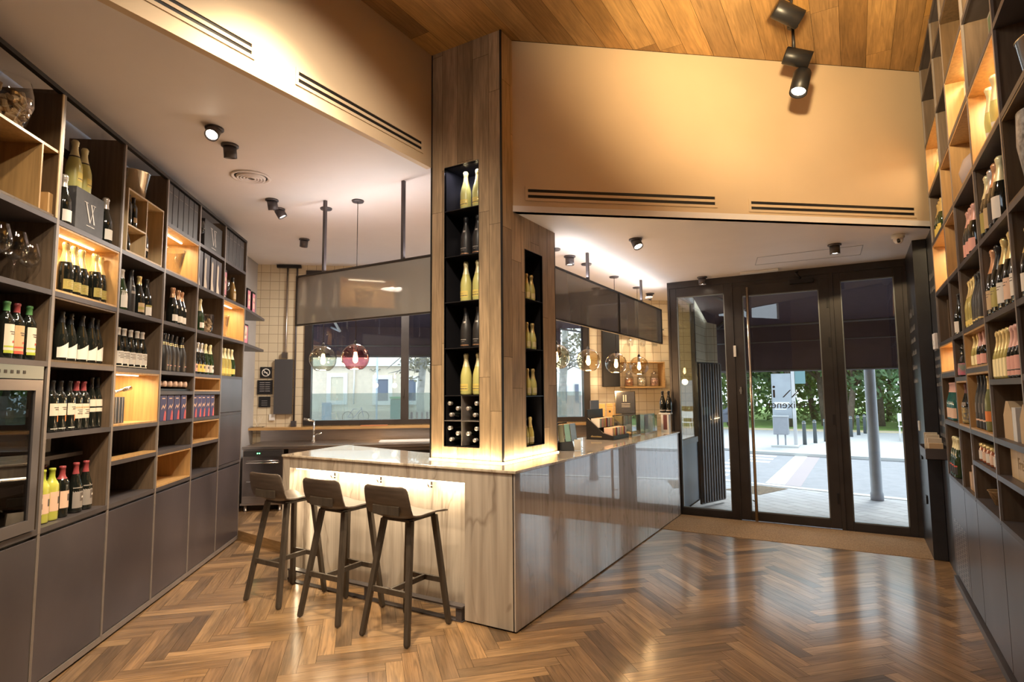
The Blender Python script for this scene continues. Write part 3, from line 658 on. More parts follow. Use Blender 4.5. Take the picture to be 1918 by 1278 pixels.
th_ = thing('thermostat', 'small beige thermostat box high on the chalkboard wall', 'thermostat', FW); bm = B(); box(bm, .635, .664, 6.42, 6.56, 1.955, 2.10); obj('thermostat_body', bm, M_CEIL, th_, bevel=.006)
bm = B(); box(bm, .631, .635, 6.46, 6.52, 1.99, 2.03); obj('thermostat_dial', bm, M_WHITE, th_)
tr = thing('card_holder', 'black wall tray of cards and boxes on the chalkboard wall', 'card holder', FW); bm = B()
box(bm, .50, .664, 6.22, 6.74, .985, .99); box(bm, .495, .50, 6.22, 6.74, .985, 1.07); box(bm, .50, .664, 6.22, 6.225, .985, 1.08); box(bm, .50, .664, 6.735, 6.74, .985, 1.08); obj('tray', bm, M_STEEL, tr)
for i in range(6):
    bm = B(); y = 6.28+i*.075; h_ = (.13, .17, .12, .19, .15, .20)[i]
    box(bm, .53, .63, y, y+.045, .991, .991+h_); tag(obj('card_pack', bm, mat('kraft_%d' % (i % 2), ((.62, .45, .27), (.66, .58, .46))[i % 2], .7)), ['beige', 'brown', 'short beige', 'tall brown', 'pale', 'tallest brown'][i]+' pack standing in the wall tray, '+ords(6)[5-i], 'pack', 'packs in the wall tray')

# ------------------------------------------------------------------ bottles
GL_DARK = mat('dark_bottle_glass', (.010, .012, .010), .07, coat=.6)
GL_GREEN = mat('green_bottle_glass', (.02, .045, .015), .07, coat=.6)
GL_TEAL = mat('teal_bottle_glass', (.02, .12, .11), .08, coat=.6)
GL_MATT = mat('matt_black_bottle', (.030, .027, .027), .42)
GL_FROST = mat('frosted_yellow_glass', (.62, .58, .20), .32, coat=.3)
GL_WHITEW = mat('white_wine_glass', (.55, .55, .10), .10, coat=.6)
GL_GOLD = mat('gold_bottle_glass', (.50, .42, .13), .18, .2)
def C(n, c, r=.5, me=0): return mat(n, c, r, me)
GOLD = C('gold_foil', (.72, .56, .25), .32, .5); PALEGOLD = C('pale_gold_foil', (.82, .74, .45), .4, .3); BLACKF = C('black_foil', (.012, .012, .014), .3); REDF = C('red_foil', (.34, .06, .07), .4)
PINKF = C('pink_foil', (.72, .42, .36), .4, .2); WHITEF = C('grey_white_foil', (.55, .50, .45), .45); GREENF = C('green_foil', (.10, .28, .10), .4); LIMEF = C('lime_foil', (.42, .48, .05), .4); BROWNF = C('brown_foil', (.16, .05, .05), .4); COPPER = C('copper_foil', (.62, .33, .18), .35, .5); SILV = C('silver_foil', (.62, .58, .55), .3, .6)
PAPER = C('cream_label', (.74, .66, .54), .7); PAPW = C('white_label', (.78, .74, .68), .7); ORANGE = C('orange_label', (.80, .25, .06), .6); OLIVE = C('olive_gold_label', (.40, .34, .10), .5, .2); GREYL = C('grey_label', (.30, .27, .25), .7)
PINKL = C('pink_label', (.80, .42, .36), .6); YELL = C('yellow_label', (.78, .62, .16), .6); DKL = C('dark_label', (.03, .028, .03), .5); INK = C('label_print', (.12, .10, .09), .7); REDL = C('red_label', (.62, .10, .06), .6); LIMEL = C('lime_label', (.45, .52, .06), .6); PEACH = C('peach_label', (.78, .54, .40), .6); TAN = C('tan_label', (.56, .40, .22), .6)
PROF = {
 'bordeaux': (.30, [(0, .004), (.026, 0), (.0355, .004), (.037, .010), (.037, .188), (.0355, .205), (.028, .222), (.0175, .238), (.0145, .252), (.0142, .284), (.0165, .286), (.0165, .298), (.013, .30), (0, .30)]),
 'burgundy': (.305, [(0, .004), (.030, 0), (.0395, .005), (.041, .012), (.041, .118), (.0395, .145), (.034, .172), (.026, .202), (.0185, .232), (.0145, .256), (.0142, .288), (.0165, .290), (.0165, .302), (.013, .305), (0, .305)]),
 'champagne': (.318, [(0, .004), (.030, 0), (.042, .005), (.044, .014), (.044, .128), (.0425, .152), (.037, .180), (.0285, .210), (.0205, .238), (.0165, .262), (.0160, .282), (.0185, .286), (.0175, .292), (.0200, .300), (.0200, .308), (.014, .318), (0, .318)]),
 'slim': (.33, [(0, .004), (.024, 0), (.033, .005), (.034, .010), (.034, .150), (.032, .190), (.024, .225), (.017, .252), (.0142, .276), (.0142, .314), (.0162, .316), (.0162, .328), (.012, .33), (0, .33)]),
 'mini': (.205, [(0, .003), (.020, 0), (.028, .004), (.030, .010), (.030, .078), (.028, .098), (.022, .120), (.0155, .142), (.0125, .160), (.0125, .180), (.015, .184), (.015, .196), (.011, .205), (0, .205)]),
}
def prof_r(pr, z):
    for (r0, z0), (r1, z1) in zip(pr[1:], pr[2:]):
        if z0 <= z <= z1 and z1 > z0: return r0+(r1-r0)*(z-z0)/(z1-z0)
    return pr[-2][0]
BK = {}
def bottle_parts(kind, glass, cap, cap_z, labels):
    key = (kind, glass.name, cap.name if cap else '', cap_z, str([(l[:4], l[4].name) for l in labels]))
    if key in BK: return BK[key]
    h, pr = PROF[kind]; out = []
    bm = B(); lathe(bm, pr, 22); out.append(('bottle_body', mesh('bottle_body', bm, glass)))
    if cap:
        bm = B(); cp = [(prof_r(pr, cap_z)+.0009, cap_z)]+[(r+.0009, z) for r, z in pr if z > cap_z and r > 0]+[(0, h+.0009)]
        lathe(bm, cp, 22); out.append(('foil_capsule', mesh('foil_capsule', bm, cap)))
    if labels:
        groups = []; small = []
        for i, l in enumerate(labels):
            if i == 0 or l[1]-l[0] >= .014: groups.append(('label', [(i, l)]))
            else: small.append((i, l))
        if small: groups.append(('label_print', small))
        for gname, ll in groups:
            bm = B(); ms = []
            for i, l in ll:
                za, zb, hw, ac, m = l[:5]; slant = l[5] if len(l) > 5 else 0
                if m not in ms: ms.append(m)
                n = max(3, int(hw/8)); e = .0007+.00035*i
                g = []
                for k in range(n+1):
                    s = -1+2*k/n; a = R(-90+ac+s*hw); z_t = zb+slant*(s*.5+.28*math.sin(s*3.2+1)); col = []
                    for q in range(4):
                        z = za+(z_t-za)*q/3; r = prof_r(pr, z)+e; col.append(bm.verts.new((r*math.cos(a), r*math.sin(a), z)))
                    g.append(col)
                for a_, b_ in zip(g, g[1:]):
                    for q in range(3):
                        f = bm.faces.new((a_[q], b_[q], b_[q+1], a_[q+1])); f.smooth = True; f.material_index = ms.index(m)
            out.append((gname, mesh(gname, bm, ms)))
    BK[key] = out; return out
def bottle(M, label, kind, glass, cap, cap_z, labels, group=None, name='wine_bottle', cat='bottle', s=1):
    t = thing(name, label, cat, M @ Matrix.Scale(s, 4) if s != 1 else M, group)
    for nm, me in bottle_parts(kind, glass, cap, cap_z, labels): obj(nm, None, None, t, me=me)
    return t
def brow(F, xs, y, z, kind, glass, cap, cap_z, labels, desc, where, group, name='wine_bottle', s=1, face=0, names=None, jit=4):
    oo = names or ords(len(xs))
    for i, x in enumerate(xs):
        yy = y[i] if isinstance(y, (list, tuple)) else y
        bottle(place(F, x, yy, z, face+random.uniform(-jit, jit)), desc+', '+oo[i]+(' '+where if where else ''), kind, glass, cap, cap_z, labels, group, name, s=s)
LINES = lambda z0, n, hw, m=INK, ac=0, dz=.011: [(z0-i*dz, z0-i*dz+.0035, hw*(1 if i % 2 == 0 else .7), ac, m) for i in range(n)]

# ------------------------------------------------------------------ left shelving
TS = [2.87, 3.54, 4.22, 4.885, 5.55, 6.215, 6.90]; DEP = .36
M_UPW = woodmat('upright_wood', (.155, .105, .068), 'Z', .5, .3)
def shelving(F, name, label, xs, rows, zb, zt, skipback=(), dep=DEP, topopen=True, edge=.022, zend=None):
    t = thing(name, label, 'shelving', F)
    for i, x in enumerate(xs):
        bm = B(); box(bm, x-.009, x+.009, .012, dep, zb, zt); u = obj('upright', bm, M_UPW, t)
        bm = B(); box(bm, x-edge/2, x+edge/2, 0, .012, zb, zt); obj('steel_edge', bm, M_EDGE, u)
    for i, rr_ in enumerate(rows):
        a, b = xs[i]+.009, xs[i+1]-.009
        for z in rr_:
            bm = B(); box(bm, a, b, .012, dep, z-.014, z+.010); sh = obj('shelf', bm, M_STEEL, t)
            bm = B(); box(bm, a-.009+edge/2, b+.009-edge/2, .001, .012, z-.018, z+.011); obj('steel_edge', bm, M_STEEL, sh)
        zs = sorted(rr_)
        for k, (z0, z1) in enumerate(zip(zs, zs[1:])):
            if (i, k) in skipback: continue
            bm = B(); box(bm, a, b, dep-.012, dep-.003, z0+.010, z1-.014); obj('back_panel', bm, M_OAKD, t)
    return t
ROWS = [[.87, 1.78, 2.18, 2.59, 3.35], [.87, 1.38, 1.78, 2.18, 2.59, 3.35], [.87, 1.15, 1.38, 1.78, 2.18, 2.59, 3.35],
        [.87, 1.15, 1.38, 1.62, 1.78, 2.18, 2.59, 2.98, 3.35], [.87, 1.15, 1.38, 1.62, 1.78, 2.18, 2.59, 2.98, 3.35], [.87, 1.40, 1.78, 2.18, 2.59, 2.98, 3.35]]
# tops stay open: the top rows only carry the front rail
R2 = [r[:-1] for r in ROWS]
ls = shelving(FL, 'wall_shelving', 'tall dark steel and oak shelving along the left wall', TS, R2, .855, 3.36, skipback=((0, 0), (1, 0), (2, 1)))
bm = B(); box(bm, TS[0], TS[-1], 0, .03, 3.335, 3.36); box(bm, TS[0], TS[-1], .33, .36, 3.20, 3.25); obj('top_rail', bm, M_BLACK, ls)
for i in (0, 1, 3): 
    bm = B(); box(bm, TS[i]+.009, TS[i+1]-.009, .348, .357, R2[i][-1]+.01, 3.2); obj('back_panel', bm, M_OAKD, ls)
# wall posts visible through the open cells
bm = B()
for t_ in (3.9, 4.5, 5.1): box(bm, t_-.03, t_+.03, .385, .419, .86, 3.3)
struct('trim_8', bm, M_BLACK, FL)
bm = B(); box(bm, 3.56, 4.20, .16, .345, 1.215, 1.24); obj('shelf', bm, M_STEEL, ls)
# lower cabinets
for i in range(6):
    a, b = TS[i], TS[i+1]
    c = thing('base_cabinet', 'dark steel base cabinet under the left shelving, '+['nearest the camera, cut by the frame', 'second from the camera', 'third from the camera', 'fourth from the camera', 'fifth from the camera', 'farthest, by the bar step'][i], 'cabinet', FL, 'dark base cabinets of the left wall')
    bm = B(); box(bm, a+.001, b-.001, .024, .40, .062, .853); box(bm, a+.001, b-.001, .04, .40, 0, .062); obj('body', bm, M_BLACK, c)
    bm = B(); box(bm, a+.001, a+.010, .0, .024, .05, .853); box(bm, b-.010, b-.001, .0, .024, .05, .853); box(bm, a+.001, b-.001, .0, .024, .015, .052); obj('cabinet_frame', bm, M_EDGE, c)
    bm = B(); box(bm, a+.014, b-.014, .003, .023, .058, .835); obj('door', bm, M_DOOR, c, bevel=.002)
for k, (z0, z1) in enumerate(((.885, 1.38), (1.415, 1.765))):
    bm = B(); box(bm, TS[5]+.014, TS[6]-.014, .002, .02, z0, z1); tag(obj('cabinet_door', bm, M_DOOR, None, FL, bevel=.002), ('taller' if k == 0 else 'shorter upper')+' blue-grey steel door at the far end of the left shelving', 'cabinet door')
# fridge
fg = thing('wine_fridge', 'black glass-door wine fridge built into the left shelving', 'fridge', FL)
a, b = TS[0]+.015, TS[1]-.012
bm = B(); box(bm, a, b, .02, .355, .882, .90); box(bm, a, b, .02, .355, 1.74, 1.76); box(bm, a, a+.02, .02, .355, .90, 1.74); box(bm, b-.02, b, .02, .355, .90, 1.74); box(bm, a+.02, b-.02, .335, .355, .90, 1.74); obj('fridge_body', bm, M_BLACK, fg)
bm = B(); box(bm, a, b-.05, -.012, .018, 1.69, 1.76); obj('control_strip', bm, mat('fridge_panel', (.16, .19, .18), .3), fg)
bm = B()
for k in range(5): box(bm, a+.25+k*.045, a+.27+k*.045, -.0135, -.0118, 1.715, 1.732)
obj('control_marks', bm, M_BLACK, fg)
bm = B(); fx0, fx1 = a, b-.05
box(bm, fx0, fx1, -.012, .018, 1.63, 1.685); box(bm, fx0, fx1, -.012, .018, .89, .95); box(bm, fx1-.055, fx1, -.012, .018, .95, 1.63); box(bm, fx0, fx0+.055, -.012, .018, .95, 1.63); obj('door_frame', bm, mat('fridge_frame', (.16, .145, .15), .3, .5), fg)
bm = B(); box(bm, fx0+.055, fx1-.055, -.002, .004, .95, 1.63); obj('glass_pane', bm, glassmat('fridge_glass', (.45, .45, .46), 0, 1.6, 2.4), fg)
for z in (1.10, 1.24, 1.38, 1.50):
    bm = B(); box(bm, a+.03, b-.03, .05, .33, z, z+.012); box(bm, a+.03, b-.03, .04, .05, z-.012, z+.028); obj('rack', bm, mat('fridge_rack', (.30, .25, .24), .5), fg)
# oak box inserts
def oakbox(F, x0, x1, y0, y1, z0, z1, label, m=None, th=.012, lit=0, name='oak_box', cat='box', back=True):
    m = m or M_OAK
    t = thing(name, label, cat, F); bm = B()
    box(bm, x0, x0+th, y0, y1, z0, z1); box(bm, x1-th, x1, y0, y1, z0, z1); box(bm, x0+th, x1-th, y0, y1, z0, z0+th); box(bm, x0+th, x1-th, y0, y1, z1-th, z1)
    if back: box(bm, x0+th, x1-th, y1-.008, y1, z0+th, z1-th)
    obj('box_shell', bm, m, t)
    if lit:
        bm = B(); box(bm, (x0+x1)/2-(x1-x0)*.33, (x0+x1)/2+(x1-x0)*.33, y0+.10, y0+.112, z1-th-.006, z1-th); obj('led_strip', bm, M_LED, t)
        p = F @ Vector(((x0+x1)/2, y0+.12, z1-th-.012))
        l = light('AREA', 'box_light', p, lit, (1, .78, .46), shape='RECTANGLE', size=(x1-x0)*.7, size_y=.03)
        l.rotation_euler = (F.to_3x3() @ Matrix.Rotation(R(14), 3, 'X')).to_euler()
    return t
def cell(i, z0, z1, sh=.011): return TS[i]+.011, TS[i+1]-.011, z0+.0112, z1-.0185
c = cell(1, 2.18, 2.59); oakbox(FL, c[0], c[1], .004, .33, c[2], c[3], 'lit honey oak box holding gold-topped champagne bottles', lit=3.2)
c = cell(2, 1.38, 1.78); oakbox(FL, c[0], c[1], .004, .33, c[2], c[3], 'lit honey oak box holding glasses and a black gift box', lit=3)
c = cell(3, 2.59, 2.98); oakbox(FL, c[0], c[1], .004, .33, c[2], c[3], 'lit honey oak box with a clear ice bucket, second row down', lit=2.6)
c = cell(5, 2.18, 2.59); oakbox(FL, c[0], c[1], .004, .33, c[2], c[3], 'lit honey oak box with a clear cooler at the far shelving end', lit=2.6)
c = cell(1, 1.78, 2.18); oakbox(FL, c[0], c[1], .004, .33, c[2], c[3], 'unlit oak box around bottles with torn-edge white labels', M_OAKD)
c = cell(4, 1.62, 1.78); oakbox(FL, c[0], c[1], .004, .33, c[2], c[3], 'shallow empty oak tray box above the blue cartons')
c = cell(4, 1.15, 1.38); oakbox(FL, c[0], c[1], .004, .33, c[2], c[3]-.004, 'empty honey oak box below the far blue cartons')
c = cell(3, .87, 1.15); oakbox(FL, c[0], c[1], .004, .33, c[2], c[3], 'empty honey oak box just above the base cabinets')
bm = B(); c = cell(2, .87, 1.15); box(bm, c[0], c[1], .004, .10, 1.1615, 1.174); tag(obj('oak_strip', bm, M_OAK, None, FL), 'loose honey oak board lying on the empty middle shelf', 'board')
# crate column 0: big oak box with corks jar
t = thing('oak_box', 'tall unlit oak box with inner shelf at the top left corner', 'box', FL); bm = B(); a, b = TS[0]+.011, TS[1]-.011
box(bm, a, a+.014, .004, .34, 2.603, 3.33); box(bm, b-.014, b, .0, .34, 2.603, 3.33); box(bm, a, b, .004, .34, 2.603, 2.615); box(bm, a, b, .33, .338, 2.615, 3.15); obj('box_shell', bm, M_OAKD, t)
bm = B(); box(bm, a+.014, b-.014, .004, .33, 2.975, 2.99); box(bm, 3.375, 3.387, .004, .33, 2.615, 2.975); obj('inner_shelf', bm, M_OAK, t)
bm = B(); box(bm, b-.015, b+.001, -.002, .003, 2.603, 3.33); obj('front_edge', bm, M_OAKL, t)

SZ = lambda z: z+.0105
k_ = .978
# --- bottles, left wall
brow(FL, [3.70, 3.775, 3.862], .075, SZ(1.38), 'bordeaux', GL_DARK, BLACKF, .238, [(.095, .165, 62, 0, PAPER), (.060, .094, 30, 32, ORANGE), (.018, .022, 50, 0, PAPW)]+LINES(.14, 2, 30), 'slim red-wine bottle with orange label corner', 'of its trio', 'orange corner bottles', face=0)
brow(FL, [3.935, 4.010], .075, SZ(1.38), 'bordeaux', GL_DARK, REDF, .240, [(.070, .160, 68, 0, PAPER), (.132, .142, 60, 0, TAN)]+LINES(.12, 3, 36), 'red-capped wine bottle with tall cream label', 'of the pair', 'tall cream label bottles')
brow(FL, [4.110, 4.180], .085, SZ(1.38), 'slim', GL_DARK, BLACKF, .262, [(.14, .185, 60, 0, PAPER), (.105, .13, 60, 0, PAPER)], 'black-capped wine bottle with split cream label', 'of the pair', 'split label bottles')
brow(FL, [3.60], .07, SZ(.87), 'bordeaux', GL_DARK, BLACKF, .24, [(.06, .15, 62, 0, PAPER), (.09, .12, 14, 10, INK)], 'dark bottle with square emblem at the lower shelf edge', '', None, names=['beside the fridge'])
brow(FL, [3.685, 3.770], .085, SZ(.87), 'bordeaux', GL_WHITEW, LIMEF, .232, [(.055, .165, 64, 0, PEACH), (.095, .135, 16, 14, INK)], 'yellow white-wine bottle with peach label', 'of two', 'yellow white-wine bottles')
brow(FL, [3.865], .085, SZ(.87), 'bordeaux', GL_DARK, REDF, .225, [(.055, .155, 64, 0, PEACH), (.095, .135, 16, 12, INK)], 'dark wine bottle with peach label and square emblem', '', None, names=['right of the yellow ones'])
brow(FL, [4.000, 4.105], .085, SZ(.87), 'burgundy', GL_DARK, REDF, .235, [(.03, .155, 72, 0, GREYL), (.07, .12, 24, 8, INK), (.088, .100, 14, 12, PAPW)], 'stout bottle with big grey label and red wax cap', 'of two', 'grey label bottles')
brow(FL, [3.65, 3.74, 3.83, 3.95], .24, SZ(.87), 'bordeaux', GL_DARK, BROWNF, .235, [], 'dark brown-capped bottle in the back row of the lowest shelf', '', 'back row bottles')
brow(FL, [3.76, 3.865, 3.965, 4.065, 4.150], [.08, .09, .08, .08, .09], SZ(1.78)+.013, 'burgundy', GL_DARK, BLACKF, .236, [(.022, .105, 82, 0, PAPW, .030)], 'dark bottle with torn-edge white label', 'of its five', 'torn label bottles', s=.98)
brow(FL, [4.05, 4.14], .24, SZ(1.78)+.013, 'burgundy', GL_DARK, SILV, .24, [], 'silver-capped bottle behind the torn-label bottles', '', 'silver cap bottles')
brow(FL, [3.765, 3.862, 3.958, 4.054, 4.150], [.08, .09, .10, .07, .09], SZ(2.18)+.013, 'champagne', GL_DARK, GOLD, .196, [(.030, .090, 64, 0, OLIVE)]+LINES(.072, 3, 40, GOLD), 'gold-foiled champagne with olive label', 'in the lit box', 'gold-foiled champagne in the lit box', name='champagne_bottle')
bottle(place(FL, 3.650, .12, SZ(2.18)+.013), 'dark bottle with round tan label, at the lit box left edge', 'burgundy', GL_DARK, BLACKF, .24, [(.07, .12, 40, 10, TAN)])
for x, cp, l2, lb in ((3.300, GREENF, LIMEL, 'green-capped bottle in the shadow, leftmost above the fridge'), (3.375, REDF, REDL, 'red-capped bottle with yellowish label above the fridge'), (3.470, GREENF, LIMEL, 'green-capped bottle with white label above the fridge')):
    bottle(place(FL, x, .075, SZ(1.78)), lb, 'bordeaux', GL_DARK, cp, .25, [(.045, .180, 60, 0, PAPER if cp is GREENF else TAN), (.06, .068, 58, 0, l2), (.030, .045, 58, 0, l2), (.085, .095, 10, 10, REDL)]+LINES(.14, 2, 24), None)
for x, sc in ((3.862, 1.03), (3.965, 1.0)):
    bottle(place(FL, x, .12, 2.872+.001), 'frosted yellow champagne on the black crest box, '+('left' if sc > 1.01 else 'right')+' of two', 'champagne', GL_FROST, PALEGOLD, .215, [(.06, .115, 50, 16, YELL), (.072, .078, 44, 16, INK), (.208, .216, 180, 0, BLACKF)], 'champagne on the crest box', 'champagne_bottle', s=sc)
bottle(place(FL, 3.700, .075, SZ(2.59)), 'dark bottle with white label, left of the black crest box', 'champagne', GL_DARK, SILV, .24, [(.03, .10, 60, 0, PAPW)])
bottle(place(FL, 4.120, .060, SZ(2.59)), 'dark bottle with white label, right of the black crest box', 'champagne', GL_DARK, SILV, .24, [(.03, .10, 60, 0, PAPW)])
for x, gl, cp, ls_, kd, lb in ((4.415, GL_GREEN, WHITEF, [(.03, .15, 62, 0, PAPW)], 'burgundy', 'green bottle with tall white label, first of the mixed four'), (4.54, GL_MATT, BLACKF, [(.15, .17, 50, 0, GREYL), (.205, .21, 40, 0, PAPW)], 'slim', 'plain black bottle with faint grey print among the mixed four'),
                            (4.665, GL_DARK, GOLD, [(.03, .10, 64, 0, TAN), (.05, .07, 64, 0, OLIVE)], 'burgundy', 'dark bottle with landscape label among the mixed four'), (4.780, GL_DARK, BLACKF, [(.02, .085, 64, 0, PAPW), (.085, .10, 64, 0, OLIVE)], 'burgundy', 'dark bottle with low white label, last of the mixed four')):
    bottle(place(FL, x, .085, SZ(2.18)), lb, kd, gl, cp, .24, ls_)
brow(FL, [4.69, 4.83], .23, SZ(2.18), 'burgundy', GL_DARK, COPPER, .25, [], 'copper-capped bottle behind the mixed four', '', 'copper cap bottles')
brow(FL, [4.30, 4.395, 4.475, 4.575, 4.660, 4.738], [.10, .08, .08, .085, .08, .08], SZ(1.78), 'burgundy', GL_DARK, WHITEF, .248, [(.035, .128, 84, 0, PAPW), (.012, .02, 70, 0, PAPER)]+LINES(.11, 4, 50), 'sloping bottle with wide white label', 'of six', 'wide white label bottles', s=.94)
brow(FL, [5.205, 5.33, 5.425], [.07, .08, .09], SZ(2.18), 'champagne', GL_DARK, COPPER, .23, [(.03, .085, 62, 0, PAPW), (.14, .165, 26, 10, PAPW)], 'copper-topped dark bottle with white label', 'of three', 'copper-topped bottles')
brow(FL, [5.00, 5.075, 5.15, 5.23, 5.34, 5.44][1:], [.07, .08, .08, .09, .08], SZ(1.78), 'champagne', GL_MATT, BLACKF, .25, [(.235, .243, 180, 0, GOLD), (.222, .228, 180, 0, GOLD), (.05, .056, 20, 0, PINKL)], 'matt black bottle with gold neck bands', 'of five', 'gold banded bottles')
bottle(place(FL, 5.81, .08, SZ(2.18)), 'green champagne with pale gold top beside the cork jar', 'champagne', GL_GREEN, PALEGOLD, .20, [(.04, .09, 60, 0, PAPW)], name='champagne_bottle')
for x, gl, cp, l2, lb in ((5.70, GL_DARK, BLACKF, PINKL, 'dark bottle with salmon label, first of the mixed five'), (5.795, GL_DARK, SILV, YELL, 'silver-topped bottle with yellow label, second of the mixed five'), (5.885, GL_DARK, SILV, YELL, 'silver-topped bottle with yellow label, third of the mixed five'), (5.985, GL_GREEN, PALEGOLD, PAPER, 'green bottle with pale gold top, fourth of the mixed five'), (6.105, GL_GREEN, PALEGOLD, PAPW, 'green bottle with white label, last of the mixed five')):
    bottle(place(FL, x, .08, SZ(1.78)), lb, 'champagne', gl, cp, .22, [(.025, .10, 64, 0, l2), (.06, .085, 22, 0, INK)], s=.95)
for x, gl, lb in ((6.31, GL_DARK, 'dark bottle with pink label beside the gold ones'), (6.42, GL_GOLD, 'golden bottle at the far shelf end, left of four'), (6.52, GL_GOLD, 'golden bottle at the far shelf end, second of four'), (6.63, GL_GOLD, 'golden bottle at the far shelf end, third of four'), (6.74, GL_GREEN, 'green gold-necked bottle at the far shelf end')):
    bottle(place(FL, x, .08, SZ(1.78)), lb, 'champagne', gl, PALEGOLD if gl is not GL_DARK else SILV, .20, [(.03, .09, 60, 0, YELL if gl is not GL_DARK else PINKL)], s=.95)
# --- lying bottles' caps above the blue cartons
for i in range(6):
    x = 4.97+i*.10; t = thing('wine_bottle', 'lying bottle with cream end above the blue cartons, '+ords(6)[i], 'bottle', place(FL, x, .04, 1.69), 'lying bottles'); 
    M = Matrix.Rotation(R(90), 4, 'X') @ Matrix.Scale(.8, 4) @ Matrix.Translation((0, 0, -.30))
    bm = B(); lathe(bm, [(r, z) for r, z in PROF['burgundy'][1]], 18, mx=M); obj('bottle_body', bm, GL_DARK, t)
    bm = B(); lathe(bm, [(.028, .255), (.030, .303), (0, .307)], 16, mx=M); obj('cork_cap', bm, PEACH, t)
bm = B(); box(bm, 4.90, 5.54, .03, .30, 1.633, 1.650); tag(obj('bottle_rack', bm, M_BLACK, None, FL), 'low black rack under the lying bottles', 'rack')
# --- blue cartons
NAVY = C('navy_carton', (.055, .055, .16), .5); REDC = C('red_carton_art', (.62, .10, .12), .5)
def carton(F, x, z, w, h, label, d=.10, y=.012):
    t = thing('gift_carton', label, 'carton', place(F, x, y, z), 'navy gift cartons'); bm = B(); box(bm, -w/2, w/2, 0, d, 0, h); obj('carton_body', bm, NAVY, t, bevel=.002)
    bm = B(); vs = lambda q: [bm.verts.new((a*w/2, -.0012, b*h)) for a, b in q]
    bm.faces.new(vs([(.1, .02), (.9, .02), (.9, .34), (.5, .42), (.25, .2)])); f = bm.faces.new(vs([(-.6, .44), (-.1, .56), (.3, .46), (.8, .60), (.8, .68), (.3, .54), (-.1, .64), (-.6, .50)])); f.material_index = 1
    f = bm.faces.new(vs([(-.5, .86), (.5, .86), (.5, .90), (-.5, .90)])); f.material_index = 1
    f = bm.faces.new(vs([(.93, .0), (1.0, .0), (1.0, 1), (.93, 1)])); f.material_index = 1
    obj('printed_art', bm, [REDC, PEACH], t)
for i, x in enumerate((4.985, 5.11, 5.235, 5.37)): carton(FL, x, 1.3915, .105, .205, 'navy carton with red figure print, '+ords(4)[i]+' of the nearer four')
for i, x in enumerate((5.61, 5.715, 5.81, 5.92, 6.035)): carton(FL, x, 1.3915, .095, .205, 'navy carton with red figure print, '+ords(5)[i]+' of the farther five')
# --- black boxes on top
def slabbox(x, z, w, h, label, group):
    t = thing('black_gift_box', label, 'box', place(FL, x, .015, z), group); bm = B(); box(bm, -w/2, w/2, 0, .28, 0, h); obj('box_body', bm, mat('black_card', (.05, .046, .05), .45), t, bevel=.0025)
    bm = B(); box(bm, -w*.35, w*.35, -.0012, 0, h*.78, h*.79); obj('printed_line', bm, GREYL, t)
for i in range(6): slabbox(4.95+i*.106, 2.9912, .098, .335, 'tall black gift box on the top shelf, '+ords(6)[i]+' of the nearer six', 'nearer black gift boxes')
for i in range(5): slabbox(6.290+i*.124, 2.9912, .115, .335, 'tall black gift box on the top shelf, '+ords(5)[i]+' of the farther five', 'farther black gift boxes')
M_CREST = mat('crest_silver', (.55, .50, .45), .4, .5)
def crestbox(x0, x1, y0, y1, z, h, label, ts):
    t = thing('crest_box', label, 'box', place(FL, (x0+x1)/2, y0, z)); w = (x1-x0)/2; bm = B(); box(bm, -w, w, 0, y1-y0, 0, h); obj('box_body', bm, mat('charcoal_card', (.055, .052, .056), .5, noise=.25, nscale=20), t, bevel=.002)
    bm = B(); c = h*.5
    def stroke(a, b, th_):
        (xa, za), (xb, zb) = a, b; vs = [bm.verts.new((p, -.002, q)) for p, q in ((xa, za), (xa+th_, za), (xb+th_, zb), (xb, zb))]; bm.faces.new(vs)
    s = ts; stroke((-s*.42, c+s*.5), (-s*.05, c-s*.42), s*.10); stroke((-s*.02, c-s*.42), (s*.30, c+s*.5), s*.035); stroke((s*.0, c+s*.5), (s*.30, c-s*.42), s*.10)
    stroke((-s*.50, c+s*.5), (-s*.24, c+s*.5), .003); box(bm, -s*.52, -s*.22, -.002, -.001, c+s*.49, c+s*.52); box(bm, s*.14, s*.42, -.002, -.001, c+s*.49, c+s*.52); box(bm, -s*.28, s*.38, -.002, -.001, c-s*.60, c-s*.57); obj('crest', bm, M_CREST, t)
crestbox(3.745, 4.045, .03, .25, SZ(2.59), .270, 'black box with silver crossed-stroke crest under the frosted champagne', .13)
crestbox(5.73, 6.19, .03, .20, SZ(2.98), .285, 'wide black box with silver crest beside the stemmed glasses', .17)
# --- glasses, buckets, jars
def wineglass(F, x, y, z, s, label, group=None, hang=False):
    M = place(F, x, y, z) @ Matrix.Scale(s, 4)
    if hang: M = M @ Matrix.Rotation(R(180), 4, 'X')
    t = thing('wine_glass', label, 'glass', M, group)
    bm = B(); lathe(bm, [(.034, 0), (.034, .002), (.006, .005), (.0035, .012), (.0035, .085), (.010, .094)], 24); obj('stem', bm, M_GCLEAR, t)
    bm = B(); lathe(bm, [(.0, .093), (.012, .095), (.032, .108), (.042, .13), (.043, .15), (.037, .18), (.032, .20)], 28); obj('bowl', bm, M_GCLEAR, t)
for i, x in enumerate((3.225, 3.355, 3.47)): wineglass(FL, x, .09, SZ(2.18), (1.45, 1.40, 1.22)[i], 'large stemmed wine glass above the fridge bottles, '+ords(3)[i], 'wine glasses in the dark left cell')
wineglass(FL, 5.66, .05, SZ(2.98), 1.15, 'stemmed glass left of the wide crest box')
wineglass(FL, 6.48, .08, SZ(2.59), 1.1, 'stemmed glass beside the pink carton', 'glasses by the pink carton'); wineglass(FL, 6.585, .12, SZ(2.59), 1.1, 'second stemmed glass beside the small black-capped bottle', 'glasses by the pink carton')
